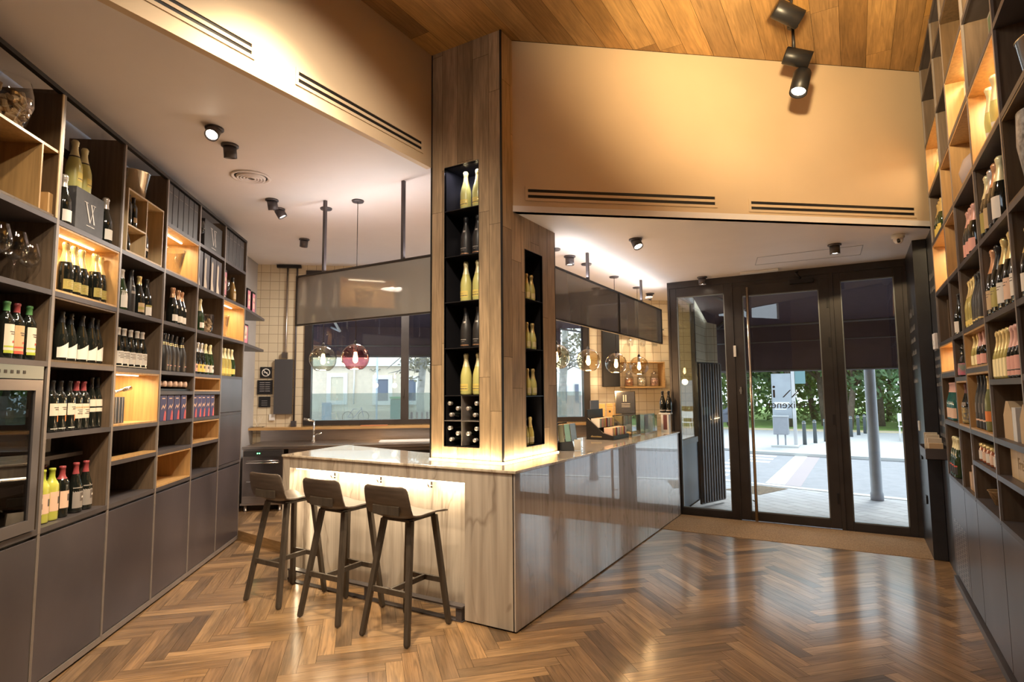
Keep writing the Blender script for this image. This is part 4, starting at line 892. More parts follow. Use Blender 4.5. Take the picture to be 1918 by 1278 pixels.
bottle(place(FL, 6.70, .08, SZ(2.59)), 'amber spirit bottle with black cap near the far top end', 'burgundy', C('amber_spirit', (.35, .22, .08), .1), BLACKF, .25, [(.05, .12, 50, 0, TAN)], s=.95)
def bucket(F, x, y, z, r0, r1, h, m, label, ring=False):
    t = thing('ice_bucket', label, 'bucket', place(F, x, y, z)); bm = B()
    lathe(bm, [(0, 0), (r0, 0), (r1, h), (r1+.004, h), (r1+.004, h-.004), (r1-.004, h-.004), (r0-.004, .006), (0, .006)], 36); obj('bucket_body', bm, m, t)
    for sx in (-1, 1):
        bm = B(); pts = [(sx*(r1-.01+.0)+sx*.02*math.sin(a), 0+.0, h*.72+.03*math.cos(a)) for a in [k*math.pi/8 for k in range(17)]]
        tube(bm, pts, .004, 8, cap=False); obj('ring_handle', bm, m, t)
bucket(FL, 4.60, .135, 3.058, .08, .115, .215, M_CHROME, 'polished steel ice bucket on top of the pine wine crate')
bucket(FL, 5.25, .12, SZ(2.59)+.0135, .075, .115, .225, M_GCLEAR, 'clear ice bucket inside a lit oak box')
bucket(FL, 6.50, .12, SZ(2.18)+.0135, .055, .085, .23, M_GCLEAR, 'tall clear wine cooler in the farthest lit oak box')
# pine crate
t = thing('wine_crate', 'pine wine crate with open compartments under the steel bucket', 'crate', FL); bm = B(); z0, z1, a, b = 2.602, 3.055, TS[2]+.065, TS[3]-.055
for x in (a, a+.27, b-.012): box(bm, x, x+.012, .004, .30, z0, z1)
box(bm, a+.012, b-.012, .004, .30, z1-.012, z1); box(bm, a+.012, b-.012, .004, .30, z0, z0+.012); box(bm, a+.012, a+.27, .004, .30, 2.79, 2.802); box(bm, a, b, .29, .30, z0, z1); obj('crate_body', bm, M_OAKL, t)
bm = B(); box(bm, a+.29, b-.03, .27, .285, 2.63, 2.79); tube(bm, [(b-.08, .262, 2.70), (b-.08, .272, 2.70)], .010, 8); obj('sliding_lid', bm, mat('pale_pine', (.70, .56, .36), .5), t)
bottle(place(FL, 4.44, .045, 2.803), 'dark bottle in the upper left crate compartment', 'bordeaux', GL_DARK, BLACKF, .24, [(.05, .10, 50, 0, TAN)], s=.76)
bottle(place(FL, 4.365, .045, 2.803), 'second dark bottle pressed to the crate side', 'bordeaux', GL_DARK, BLACKF, .24, [], s=.76)
bottle(place(FL, 4.37, .045, 2.615), 'small dark bottle in the lower left crate compartment', 'burgundy', GL_DARK, BLACKF, .25, [], s=.56)
bottle(place(FL, 4.60, .052, 2.615), 'round-bellied dark bottle in the tall crate compartment', 'champagne', GL_DARK, BROWNF, .26, [(.06, .08, 30, 0, PAPER)], s=1.0)
# tin and slabs in the top left box
t = thing('storage_tin', 'ribbed silver tin cylinder in the top left oak box', 'tin', place(FL, 3.43, .12, 2.616)); bm = B(); lathe(bm, [(0, 0), (.034, 0), (.034, .16), (.037, .162), (.037, .195), (0, .195)], 20); obj('tin_body', bm, mat('worn_tin', (.35, .31, .28), .35, .8, noise=.4, nscale=30), t); bm = B(); lathe(bm, [(.038, .164), (.040, .168), (.040, .19), (0, .197)], 20); obj('lid', bm, M_CHROME, t)
bm = B(); box(bm, -.022, .022, 0, .12, 0, .12); tag(obj('wood_block', bm, M_OAK, None, place(FL, 3.497, .02, 2.616, 0)), 'small oak block leaning beside the silver tin', 'block')
def corkmat():
    return mat('cork', (.52, .36, .20), .8, noise=.4, nscale=40)
def corkjar(F, x, y, z, r, h, label, n, prof=None, cork=None, cr=.012):
    t = thing('glass_jar', label, 'jar', place(F, x, y, z)); bm = B(); pr = prof or [(0, .002), (r*.95, 0), (r, .01), (r, h*.85), (r*.9, h), ]
    lathe(bm, pr, 36); obj('jar_glass', bm, M_GCLEAR, t); bm = B(); rr = random.Random(n)
    def rad(zz):
        for (r0, z0), (r1, z1) in zip(pr, pr[1:]):
            if z0 <= zz <= z1 and z1 > z0: return r0+(r1-r0)*(zz-z0)/(z1-z0)
        return r
    for k in range(n):
        zz = cr*1.6+(h*.80-cr*3)*rr.random(); R_ = max(.001, rad(zz)-cr*2.0); a = rr.random()*6.283; q = R_*(rr.random()**.35)
        M = Matrix.Translation((q*math.cos(a), q*math.sin(a), zz)) @ Matrix.Rotation(rr.random()*6, 4, (rr.random(), rr.random(), rr.random()+.1))
        lathe(bm, [(0, -cr*1.5), (cr, -cr*1.5), (cr*1.05, cr*1.5), (0, cr*1.5)], 8, mx=M, smooth=False)
    o = obj('corks', bm, cork or corkmat(), t); o['kind'] = 'stuff'; return t
corkjar(FL, 3.255, .15, 2.9915, .13, .27, 'large glass bowl of wine corks at the top left corner', 230, [(0, .002), (.085, 0), (.115, .04), (.15, .14), (.150, .20), (.135, .27)], cr=.014)
corkjar(FL, 6.00, .10, SZ(2.18), .06, .19, 'glass jar of corks beside the pale gold topped bottle', 70, [(0, .002), (.06, 0), (.075, .06), (.085, .16), (.08, .19)])
# black box with opener on it, glasses lying in lit box
t = thing('gift_box', 'black and silver ribbed box under the lying corkscrew', 'box', place(FL, 4.43, .08, SZ(1.38)+.013)); bm = B(); box(bm, -.12, .10, 0, .12, 0, .185); obj('box_body', bm, mat('slate_card', (.06, .07, .085), .3, .3), t, bevel=.003)
bm = B()
for k in range(5): box(bm, -.11+k*.042, -.095+k*.042, -.002, 0, .003, .182)
obj('ribs', bm, M_BRUSH, t)
t = thing('corkscrew', 'chrome lever corkscrew lying on the black ribbed box', 'corkscrew', place(FL, 4.45, .10, SZ(1.38)+.013+.186)); bm = B(); tube(bm, [(-.14, 0, .012), (-.02, 0, .032), (.09, -.01, .052)], [.009, .012, .010]); obj('arm', bm, M_CHROME, t)
bm = B(); tube(bm, [(.08, -.01, .05), (.165, -.012, .062)], [.014, .016]); obj('grip', bm, M_CHROME, t)
for i, (x, zz) in enumerate(((4.32, .235), (4.385, .245))):
    t = thing('bottle_stopper', 'silver bottle stopper standing behind the corkscrew, '+['left', 'right'][i]+' of two', 'stopper', place(FL, x, .15, SZ(1.38)+.013+.187), 'silver stoppers'); bm = B(); lathe(bm, [(0, 0), (.022, 0), (.014, .02), (.012, .09), (.036, .105), (.036, .13), (.02, .14), (0, .142)], 20); obj('stopper_body', bm, M_CHROME, t)
# pink cartons
PINKC = C('pink_carton_art', (.62, .22, .28), .5)
def pcarton(F, x, y, z, w, h, label, rz=0, group=None):
    t = thing('gift_carton', label, 'carton', place(F, x, y, z, rz), group); bm = B(); box(bm, -w/2, w/2, 0, w, 0, h); obj('carton_body', bm, M_BLACK, t)
    bm = B(); box(bm, -w*.40, w*.40, -.0015, 0, h*.12, h*.92); f0 = len(bm.faces)
    obj('printed_art', bm, PINKC, t)
    bm = B(); lathe(bm, [(0, 0), (w*.26, 0), (w*.26, .002), (0, .002)], 18, mx=Matrix.Translation((0, -.0015, h*.66)) @ Matrix.Rotation(R(90), 4, 'X')); box(bm, -w*.18, w*.18, -.003, -.0016, h*.3, h*.52); box(bm, -w*.2, w*.2, -.002, 0, h*.03, h*.09); obj('printed_figure', bm, PEACH, t)
pcarton(FL, 6.32, .03, SZ(2.59), .095, .30, 'black carton with pink print standing left of the stemmed glasses')
# striped white/black slim cartons
for i, x in enumerate((5.62, 5.79, 5.96, 6.11)):
    t = thing('bottle_carton', 'slim dark carton with white slanted stripe, '+ords(4)[i]+' of four', 'carton', place(FL, x, .02, SZ(2.59)), 'white striped cartons'); bm = B(); box(bm, -.07, .07, 0, .12, 0, .335); obj('carton_body', bm, mat('plum_card', (.06, .045, .055), .4), t)
    bm = B(); bm.faces.new([bm.verts.new((a, -.0015, b)) for a, b in ((-.06, 0), (.02, 0), (-.015, .10), (-.012, .27), (-.03, .30), (-.05, .27))]); obj('stripe', bm, PAPER, t)
# shelves projecting past the shelving, with the tapered ends
for k, z in enumerate((2.59, 2.18)):
    bm = B(); poly(bm, [(6.912, .002), (6.93, .002), (8.05, .10), (7.95, .41), (6.912, .41)], z-.022, z+.008)
    tag(obj('corner_shelf', bm, M_STEEL, None, FL), ('upper' if k == 0 else 'lower')+' pointed steel shelf past the shelving end', 'shelf', None)
bm = B(); box(bm, 6.912, 6.93, .02, .41, .1, 2.155); tag(obj('end_panel', bm, M_WALLD, None, FL), 'tall dark end panel below the pointed shelves', 'panel')
for i, x in enumerate((7.02, 7.25, 7.50, 7.76)): pcarton(FL, x, .10+.02*i, 2.599, .13, .31, 'black carton with pink print, '+ords(4)[i]+' on the upper pointed shelf', 0, 'pink print cartons')
corkjar(FL, 7.03, .12, 2.189, .07, .23, 'tall glass vase of corks on the lower pointed shelf', 80, [(0, .002), (.065, 0), (.075, .05), (.085, .18), (.08, .23)])
pcarton(FL, 7.33, .12, 2.189, .22, .26, 'wide black carton with red figure on the lower pointed shelf')

# ------------------------------------------------------------------ column niche bottles
PC = lambda x, z, y=.09: place(FW, x, CY0+y, z)
xs2 = (-2.705, -2.585)
for k, (z, kind) in enumerate(((3.095, 'f'), (2.709, 'b'), (2.332, 'f'), (1.957, 'b'), (1.577, 'f'))):
    for i, x in enumerate(xs2):
        side = ('left', 'right')[i]; row = ('top', 'second', 'third', 'fourth', 'fifth')[k]
        if kind == 'f': bottle(PC(x, z+.0005), 'frosted yellow champagne, %s one on the %s niche shelf' % (side, row), 'champagne', GL_FROST, PALEGOLD if k else GOLD, .215, [(.035, .085, 52, 0, YELL), (.045, .052, 46, 0, INK), (.065, .07, 40, 0, GOLD)], 'frosted niche champagne', 'champagne_bottle', s=1.06)
        else: bottle(PC(x, z+.0005), 'matt black champagne, %s one on the %s niche shelf' % (side, row), 'champagne', GL_MATT, BLACKF, .25, [(.018, .024, 60, 0, COPPER), (.06, .066, 34, 0, GREYL), (.046, .049, 20, 0, GREYL), (.19, .205, 16, 10, SILV)], 'black niche champagne', 'champagne_bottle', s=1.06)
for i, x in enumerate((-2.645, -2.545)): bottle(PC(x, 1.5775, .20), 'champagne in the back row of the fifth niche shelf, '+('left', 'right')[i], 'champagne', GL_FROST, SILV, .215, [], 'back row niche champagne', 'champagne_bottle')
grp = [(-.045, .135), (.035, .095), (-.03, .045)]
for ci, (cx, cz, nm) in enumerate(((-2.775, 1.378, 'upper left'), (-2.605, 1.378, 'upper right'), (-2.775, 1.181, 'lower left'), (-2.605, 1.181, 'lower right'))):
    for i, (dx, dz) in enumerate(grp):
        if 'right' in nm: dx = -dx
        t = thing('wine_bottle', 'bottle lying neck outward in the %s wine hole, %s of three' % (nm, ('highest', 'middle', 'lowest')[i]), 'bottle', place(FW, cx+dx, CY0+.012, cz+dz+.0), 'lying niche bottles')
        M = Matrix.Rotation(R(-90), 4, 'X') @ Matrix.Scale(.80, 4) @ Matrix.Rotation(R(180), 4, 'X') @ Matrix.Translation((0, 0, -.318))
        bm = B(); lathe(bm, PROF['champagne'][1], 20, mx=M); obj('bottle_body', bm, GL_DARK, t)
        bm = B(); lathe(bm, [(.0195, .27), (.0215, .300), (.0215, .310), (.015, .3195), (0, .3195)], 16, mx=M); obj('foil_capsule', bm, SILV, t)
PN = place(FW, CX1, 0, 0, 90)   # local x -> world y, local y -> into the column (-x)
for k, (z, ys) in enumerate(((2.373, (4.16, 4.24, 4.33)), (1.957, (4.15, 4.24, 4.34)), (1.567, (4.15, 4.24, 4.34)), (1.161, (4.19, 4.28)))):
    oo = ords(len(ys))
    for i, y in enumerate(ys):
        bottle(place(FW, CX1-.06, y, z+.0005, 90), 'small gold-necked bottle, %s on the %s side-niche shelf' % (oo[i], ('top', 'second', 'third', 'bottom')[k]), 'mini', GL_FROST if k < 3 else GL_GOLD, GOLD, .13, [(.02, .06, 60, 0, PALEGOLD)], 'small side-niche bottles', s=1.12)

# ------------------------------------------------------------------ right shelving
XR = [-6.15, -5.37, -4.87, -4.11, -3.38, -2.65, -1.92]
RR = [[.875, 1.32, 1.715, 1.975, 2.41, 2.85, 3.29, 3.73, 4.17, 4.46], [.875, 1.32, 1.67, 1.975, 2.41, 2.85, 3.29, 3.73, 4.17, 4.46], [.875, 1.12, 1.32, 1.715, 1.98, 2.41, 2.85, 3.29, 3.73, 4.17, 4.46],
      [.875, 1.12, 1.32, 1.635, 1.98, 2.41, 2.85, 3.29, 3.73, 4.17, 4.46], [.875, 1.32, 1.65, 1.98, 2.41, 2.85, 3.29, 3.73, 4.17, 4.46], [.875, 1.32, 1.65, 1.98, 2.41, 2.85, 3.29, 3.73, 4.17, 4.46]]
RR[0].remove(2.85) if False else None
shelving(FR, 'wall_shelving', 'very tall dark steel and oak shelving along the right wall', XR, RR, .88, 4.48, dep=.35)
for i in range(6):
    a, b = XR[i], XR[i+1]
    c = thing('base_cabinet', ('dark steel base cabinet with slotted vent on the right wall', 'dark steel base cabinet right of the vented one', 'wide dark base cabinet, third from the doors', 'wide dark base cabinet, fourth from the doors', 'dark base cabinet at the right frame edge', 'dark base cabinet beyond the right frame edge')[i], 'cabinet', FR, 'dark base cabinets of the right wall')
    bm = B(); box(bm, a+.001, b-.001, .024, .355, .082, .868); box(bm, a+.001, b-.001, .03, .355, 0, .082); obj('body', bm, M_BLACK, c)
    bm = B(); box(bm, a+.001, b-.001, .0, .355, .868, .879); obj('cabinet_top', bm, M_STEEL, c)
    bm = B(); box(bm, a+.005, b-.005, .003, .023, .085, .862); dr = obj('door', bm, M_DOOR, c, bevel=.002)
    if i == 0:
        bm = B()
        for r_ in range(24):
            for q in range(5):
                x = a+.12+q*.12+(.02 if r_ % 2 else 0); z = .12+r_*.018; box(bm, x, x+.075, .0015, .0030, z, z+.006)
        obj('vent_slots', bm, M_BRUSH, dr)
bm = B(); box(bm, XR[0], XR[-1], -.012, .02, 0, .05); struct('baseboard_right', bm, M_STEEL, FR)
def rc(i, z0, z1): return XR[i]+.011, XR[i+1]-.011, z0+.0112, z1-.0185
for i, z0, z1, lit, m, lb in ((0, 1.715, 1.975, 2, M_OAK, 'small lit honey oak box at the right shelving end'), (0, 2.41, 2.85, 2.5, M_OAK, 'lit honey oak box at the right shelving end under the ceiling edge'),
        (1, 2.41, 2.85, 0, M_OAK, 'tall unlit oak box, lower of two in the narrow right column'), (1, 2.85, 3.29, 0, M_OAK, 'tall unlit oak box, upper of two in the narrow right column'),
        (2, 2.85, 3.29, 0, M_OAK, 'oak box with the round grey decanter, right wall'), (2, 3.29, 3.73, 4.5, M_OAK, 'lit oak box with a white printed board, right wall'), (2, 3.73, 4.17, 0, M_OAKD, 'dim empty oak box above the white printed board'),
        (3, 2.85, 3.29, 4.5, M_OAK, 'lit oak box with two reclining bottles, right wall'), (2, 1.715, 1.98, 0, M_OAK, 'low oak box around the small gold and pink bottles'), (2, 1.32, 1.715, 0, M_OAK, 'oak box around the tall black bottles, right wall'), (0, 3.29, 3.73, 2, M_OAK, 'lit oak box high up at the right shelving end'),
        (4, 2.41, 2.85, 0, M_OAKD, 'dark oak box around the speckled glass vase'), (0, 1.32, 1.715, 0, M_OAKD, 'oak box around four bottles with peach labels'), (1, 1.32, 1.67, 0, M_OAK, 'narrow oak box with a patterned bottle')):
    c = rc(i, z0, z1); oakbox(FR, c[0], c[1], .003, .32, c[2], c[3], lb, m, lit=lit)
Z1 = lambda z: z+.0105+.0125
# R0
brow(FR, [-6.06, -5.95, -5.84], .05, SZ(.875), 'champagne', GL_GREEN, PALEGOLD, .225, [(.03, .09, 50, 0, DKL), (.09, .10, 50, 0, REDL)], 'green bottle with pale gold neck on the vented cabinet', 'of three', 'pale gold neck bottles')
brow(FR, [-6.03, -5.94, -5.85, -5.76], .05, Z1(1.32), 'burgundy', GL_TEAL, PINKF, .225, [(.02, .10, 72, 0, PEACH)], 'teal bottle with peach label', 'of four on the right wall', 'teal bottles')
bm = B(); box(bm, -6.02, -5.95, .06, .30, SZ(1.975), 2.34); box(bm, -5.90, -5.86, .08, .30, SZ(1.975), 2.30); tag(obj('wooden_boards', bm, M_OAKD, None, FR), 'upright dark wood boards in the end cell of the right shelving', 'boards')
brow(FR, [-6.05, -5.95, -5.85], .06, SZ(2.85), 'champagne', GL_GREEN, GOLD, .20, [(.03, .1, 60, 0, YELL)], 'gold-necked bottle in the shade high at the shelving end', 'of three', 'shaded gold-necked bottles')
bottle(place(FR, -5.95, .08, Z1(3.29)), 'single pale bottle in the lit box high at the shelving end', 'champagne', GL_FROST, PALEGOLD, .2, [(.03, .09, 60, 0, PAPW)])
# R1
bottle(place(FR, -5.285, .05, SZ(1.975)), 'dark bottle with square white label in the narrow right column', 'burgundy', GL_DARK, BLACKF, .22, [(.02, .10, 62, 0, PAPW)])
t = thing('figure_bottle', 'doll-shaped dark bottle with pink and green painted dress', 'bottle', place(FR, -5.285, .06, SZ(1.67))); bm = B(); lathe(bm, [(0, 0), (.04, 0), (.05, .03), (.045, .11), (.03, .15), (.028, .17), (.035, .20), (.022, .23), (.012, .25), (0, .252)], 22); obj('bottle_body', bm, GL_DARK, t)
bm = B(); lathe(bm, [(.051, .015), (.0515, .05), (.047, .10)], 22); obj('painted_dress', bm, mat('painted_dress', (.62, .12, .22), .5, noise=.9, nscale=22, col2=(.12, .3, .2)), t)
bottle(place(FR, -5.285, .055, Z1(1.32)), 'bottle in a patterned yellow sleeve in the narrow oak box', 'champagne', GL_DARK, BROWNF, .24, [(.01, .13, 170, 0, mat('patterned_sleeve', (.62, .46, .16), .6, noise=.9, nscale=35, col2=(.06, .08, .12))), (.14, .17, 60, 0, GREYL)], s=.92)
for i, (x, w_, h_, m) in enumerate(((-5.28, .10, .12, 0), (-5.16, .12, .18, 0), (-5.02, .10, .26, 1))):
    bm = B(); box(bm, x, x+w_, .03, .16, SZ(.875), SZ(.875)+h_); tag(obj('wooden_box', bm, (M_OAK, M_OAKL)[m], None, FR), ('small low', 'middle', 'tall pale')[i]+' wooden box on the narrow right base cabinet', 'box')
# R2
t = thing('herb_bundle', 'dried herb bundle hanging behind the small jars', 'herbs', place(FR, -4.5, .2, SZ(.875)))
bm = B(); lathe(bm, [(0, 0), (.035, 0), (.045, .06), (.04, .07), (0, .07)], 16); obj('pot', bm, mat('clay', (.30, .16, .08), .8), t)
bm = B(); rr = random.Random(9)
for k in range(70):
    a = rr.random()*6.28; q = rr.random()*.09; z = .07+rr.random()*.12; p = Vector((q*math.cos(a), q*math.sin(a), z)); u = Vector((rr.uniform(-1, 1), rr.uniform(-1, 1), rr.uniform(-.3, 1))).normalized()*.02; w_ = u.cross(Vector((.3, .2, 1))).normalized()*.007
    bm.faces.new([bm.verts.new(v) for v in (p, p+u+w_, p+u*2, p+u-w_)])
obj('leaves', bm, mat('dry_leaf', (.22, .20, .08), .8), t)
for i in range(6):
    x = -4.80+i*.115; t = thing('preserve_jar', 'small preserve jar with gold lid and pale label, '+ords(6)[i]+' of six', 'jar', place(FR, x, .06, SZ(1.12)), 'small preserve jars'); bm = B(); lathe(bm, [(0, 0), (.030, 0), (.033, .006), (.033, .075), (.026, .092), (.026, .098)], 18); obj('jar_body', bm, mat('preserve', (.35, .10, .04), .15, coat=.5), t)
    bm = B(); lathe(bm, [(.028, .094), (.030, .096), (.030, .115), (0, .117)], 18); obj('lid', bm, GOLD, t)
    bm = B(); lathe(bm, [(.0337, .015), (.0337, .070)], 18); obj('label', bm, (PAPW, PEACH)[i % 2], t)
brow(FR, [-4.757, -4.64, -4.525], .055, Z1(1.32), 'slim', GL_MATT, BLACKF, .22, [(.05, .06, 60, 0, PEACH), (.10, .16, 20, 0, GREYL)], 'tall black bottle in the oak box', 'of three', 'tall black bottles', s=1.03)
bottle(place(FR, -4.41, .05, Z1(1.32)), 'tall green bottle with orange band beside the three black ones', 'slim', mat('olive_glass', (.20, .22, .09), .2), GOLD, .25, [(.06, .12, 70, 0, ORANGE)])
for grp_, (xs_, cp, lb, gl) in enumerate((((-4.80, -4.735, -4.67), GOLD, PALEGOLD, GL_GOLD), ((-4.60, -4.535, -4.47), PINKF, PINKL, GL_DARK))):
    brow(FR, list(xs_), [.055, .065, .055], Z1(1.715), 'mini', gl, cp, .12, [(.012, .07, 75, 0, lb)], ('gold', 'pink')[grp_]+' mini bottle in the low oak box', 'of three', ('gold', 'pink')[grp_]+' mini bottles', s=1.02)
brow(FR, [-4.81, -4.715, -4.62], .055, SZ(1.98), 'champagne', GL_GOLD, GOLD, .20, [(.02, .05, 64, 0, YELL)], 'golden champagne bottle on the right wall', 'of three', 'golden champagne bottles')
brow(FR, [-4.52, -4.43, -4.34], .05, SZ(1.98), 'champagne', GL_MATT, BLACKF, .24, [(.02, .03, 70, 0, GOLD)], 'matt black champagne beside the golden ones', 'of three', 'matt champagne beside the golden ones')
brow(FR, [-4.79, -4.68], .17, SZ(2.41), 'champagne', GL_WHITEW, PALEGOLD, .20, [(.03, .10, 60, 0, GOLD)], 'pale yellow champagne in the dark cell over the golden bottles', '', 'pale champagne over the golden bottles')
brow(FR, [-4.66, -4.56, -4.46], .052, SZ(2.41), 'champagne', GL_DARK, PINKF, .21, [(.02, .10, 66, 0, PINKL)], 'dark bottle with salmon label and pink neck', 'of three', 'salmon label bottles')
t = thing('decanter', 'round flat grey decanter in an oak box on the right wall', 'decanter', place(FR, -4.66, .14, Z1(2.85))); bm = B(); lathe(bm, [(0, 0), (.05, 0), (.11, .06), (.125, .13), (.10, .21), (.05, .26), (.03, .30), (.035, .36)], 28); obj('decanter_body', bm, mat('grey_ceramic', (.42, .36, .36), .25), t)
bm = B(); box(bm, -4.82, -4.44, .10, .11, Z1(3.29), 3.66); w_ = obj('printed_board', bm, mat('ivory_board', (.72, .68, .55), .6), None, FR); tag(w_, 'ivory printed board standing in the lit oak box', 'board')
bm = B(); rr = random.Random(2)
for k in range(8): box(bm, -4.74+rr.random()*.05, -4.60+rr.random()*.1, .098, .0995, 3.36+k*.035, 3.365+k*.035)
obj('print', bm, GREYL, w_)
# R3
bm = B(); box(bm, -4.02, -3.44, .05, .26, SZ(1.12), SZ(1.12)+.165); w_ = obj('wooden_case', bm, M_OAKL, None, FR, bevel=.003); tag(w_, 'pale wooden wine case with branded text lying on the right shelf', 'case')
textmesh('Freixenet', .085, mat('burnt_print', (.34, .24, .14), .8), .0006, 'CENTER', 'lettering', w_, Matrix.Translation((-3.70, .0492, SZ(1.12)+.085)) @ UPR)
for i, z in enumerate((.93, .99)):
    bm = B(); box(bm, -3.95, -3.45, .10, .28, z, z+.012); tag(obj('flat_tray', bm, M_EDGE, None, FR), ('lower', 'upper')[i]+' flat tray in the dark cell below the wooden case', 'tray')
w_ = tag(obj('basket', (lambda b: (lathe(b, [(0, 0), (.06, 0), (.09, .08), (.095, .085), (.085, .08), (0, .01)], 20), b)[1])(B()), mat('wicker', (.40, .24, .10), .7, noise=.5, nscale=60), None, place(FR, -4.02+.12, .14, SZ(.875)+.0)), 'small wicker bowl in the dark cell below the jars', 'basket')
w_.matrix_basis = place(FR, -4.62, .12, SZ(.875))
for i, (x, z_, h_) in enumerate(((-4.06, SZ(1.32), .20), (-3.70, SZ(1.32), .19))):
    t = thing('carrier_box', ('open cardboard bottle carrier with white carton inside', 'second cardboard carrier at the right frame edge')[i], 'box', place(FR, x, .04, z_)); bm = B(); KR = mat('kraft_card', (.56, .42, .26), .8)
    vs = [bm.verts.new((a, 0, b)) for a, b in ((0, 0), (.20, 0), (.20, h_*.72), (.13, h_), (.08, h_), (0, h_*.62))]; f = bm.faces.new(vs); r_ = bmesh.ops.extrude_face_region(bm, geom=[f]); bmesh.ops.translate(bm, verts=[v for v in r_['geom'] if isinstance(v, bmesh.types.BMVert)], vec=(0, .10, 0)); obj('carrier_body', bm, KR, t)
    bm = B(); box(bm, .205, .285, .0, .09, 0, .17); obj('inner_carton', bm, M_WHITE, t)
t = thing('bottle_carton', 'tilted brown bottle carton behind the cardboard carrier', 'carton', place(FR, -3.86, .15, SZ(1.32), 0, 0, 10)); bm = B(); box(bm, 0, .085, 0, .085, 0.005, .275); obj('carton_body', bm, mat('brown_card', (.46, .33, .22), .7), t)
bm = B(); lathe(bm, [(0, 0), (.02, 0), (.02, .001), (0, .001)], 16, mx=Matrix.Translation((.042, -.0005, .21)) @ Matrix.Rotation(R(90), 4, 'X')); obj('emblem', bm, DKL, t)
brow(FR, [-4.05, -3.97, -3.89, -3.81], .05, SZ(1.635), 'mini', GL_GOLD, GOLD, .12, [(.012, .085, 78, 0, PALEGOLD)], 'mini bottle with gold neck and pale wrap', 'on the right wall', 'gold wrap mini bottles', s=1.28)
brow(FR, [-3.71, -3.63, -3.55], .05, SZ(1.635), 'mini', GL_DARK, PINKF, .12, [(.012, .085, 78, 0, PINKL), (.03, .034, 60, 0, DKL)], 'mini bottle with pink neck and salmon wrap', 'on the right wall', 'pink wrap mini bottles', s=1.28)
for x, cp, l2, lb, gl in ((-4.035, COPPER, TAN, 'dark bottle with copper neck, first big one of the third column', GL_DARK), (-3.915, BLACKF, OLIVE, 'black-necked big bottle, second of the third column', GL_DARK), (-3.76, GOLD, PAPW, 'gold-necked big bottle with white label, third column', GL_DARK), (-3.61, GOLD, PEACH, 'gold-necked big bottle with peach label, third column', GL_DARK), (-3.47, SILV, PAPW, 'silver-necked bottle at the right frame edge, third column', GL_DARK)):
    bottle(place(FR, x, .056, SZ(1.98)), lb, 'champagne', gl, cp, .20, [(.03, .12, 62, 0, l2)]+LINES(.10, 2, 36), s=1.16)
for x, cp, l2, lb in ((-4.045, PALEGOLD, OLIVE, 'gold-necked bottle under the reclining pair, first'), (-3.94, SILV, TAN, 'bottle with metal neck rings under the reclining pair'), (-3.835, COPPER, DKL, 'copper-necked black bottle under the reclining pair'), (-3.73, PALEGOLD, PAPW, 'gold-necked bottle with large white label under the reclining pair')):
    bottle(place(FR, x, .056, SZ(2.41)), lb, 'champagne', GL_DARK, cp, .20, [(.03, .13, 62, 0, l2)], s=1.12)
for i, x in enumerate((-3.95, -3.80)):
    M = place(FR, x, .20, Z1(2.85)+.045) @ Matrix.Rotation(R(-28+8*i), 4, 'Y') @ Matrix.Rotation(R(30), 4, 'X')
    bottle(place(FR, x, .10, Z1(2.85)+.012, 0, 8, 20-3*i), 'pale champagne leaning in the lit oak box, '+('left', 'right')[i], 'champagne', GL_FROST, PALEGOLD, .20, [(.04, .10, 60, 0, PAPW)], 'leaning pale champagne', s=1.05)
t = thing('framed_portrait', 'small framed dark portrait picture high on the right shelving', 'picture', place(FR, -3.99, .10, SZ(3.29))); bm = B(); box(bm, 0, .24, 0, .015, 0, .36); obj('picture_frame', bm, M_EDGE, t)
bm = B(); box(bm, .02, .22, -.002, 0, .02, .34); obj('picture', bm, mat('dark_print', (.06, .09, .05), .5), t); bm = B(); lathe(bm, [(0, 0), (.045, 0), (.045, .001), (0, .001)], 20, mx=Matrix.Translation((.12, -.002, .22)) @ Matrix.Rotation(R(90), 4, 'X')); box(bm, .075, .165, -.003, -.002, .06, .165); obj('portrait_shape', bm, mat('portrait_tone', (.32, .22, .14), .6), t)
# R4 at the frame edge
t = thing('speckled_vase', 'speckled grey glass vase in the dark oak box at the right edge', 'vase', place(FR, -3.22, .14, Z1(2.41))); bm = B(); lathe(bm, [(0, 0), (.075, 0), (.10, .06), (.12, .22), (.115, .36)], 28); obj('vase_body', bm, mat('speckled_glass', (.42, .42, .42), .3, noise=.75, nscale=30), t)
bucket(FR, -3.15, .14, SZ(2.85), .08, .11, .22, M_CHROME, 'chrome ice bucket in the dark cell at the right edge')
brow(FR, [-3.30, -3.19, -3.08], .055, SZ(1.98), 'champagne', GL_DARK, GOLD, .2, [(.03, .11, 60, 0, PAPW)], 'dark gold-necked bottle at the very right edge', 'of three', 'right edge bottles')

# ------------------------------------------------------------------ back bar along the window wall (frame FT: x = n, y = t-8.8)
bb = thing('back_counter', 'stainless steel back counter under the long window', 'counter', FT)
bm = B(); box(bm, -1.84, 2.45, -.80, -.02, .20, .88); obj('counter_body', bm, M_BRUSH, bb)
bm = B(); box(bm, -2.40, 2.45, -.86, -.02, .885, .925); obj('worktop', bm, M_BRUSH, bb, bevel=.004)
bm = B(); box(bm, -2.40, 2.45, -.045, -.022, .925, 1.09); obj('splashback', bm, M_BRUSH, bb)
bm = B(); box(bm, -1.84, 2.45, -.74, -.1, .10, .20); obj('plinth', bm, M_BLACK, bb)
bm = B()
for x in (-1.3, -.7): box(bm, x, x+.006, -.803, -.80, .22, .86)
box(bm, -.60, .02, -.804, -.80, .70, .83); obj('drawer_gap', bm, M_BLACK, bb)
bm = B(); box(bm, .05, .9, -.806, -.80, .72, .84); obj('drawer_front', bm, M_BRUSH, bb)
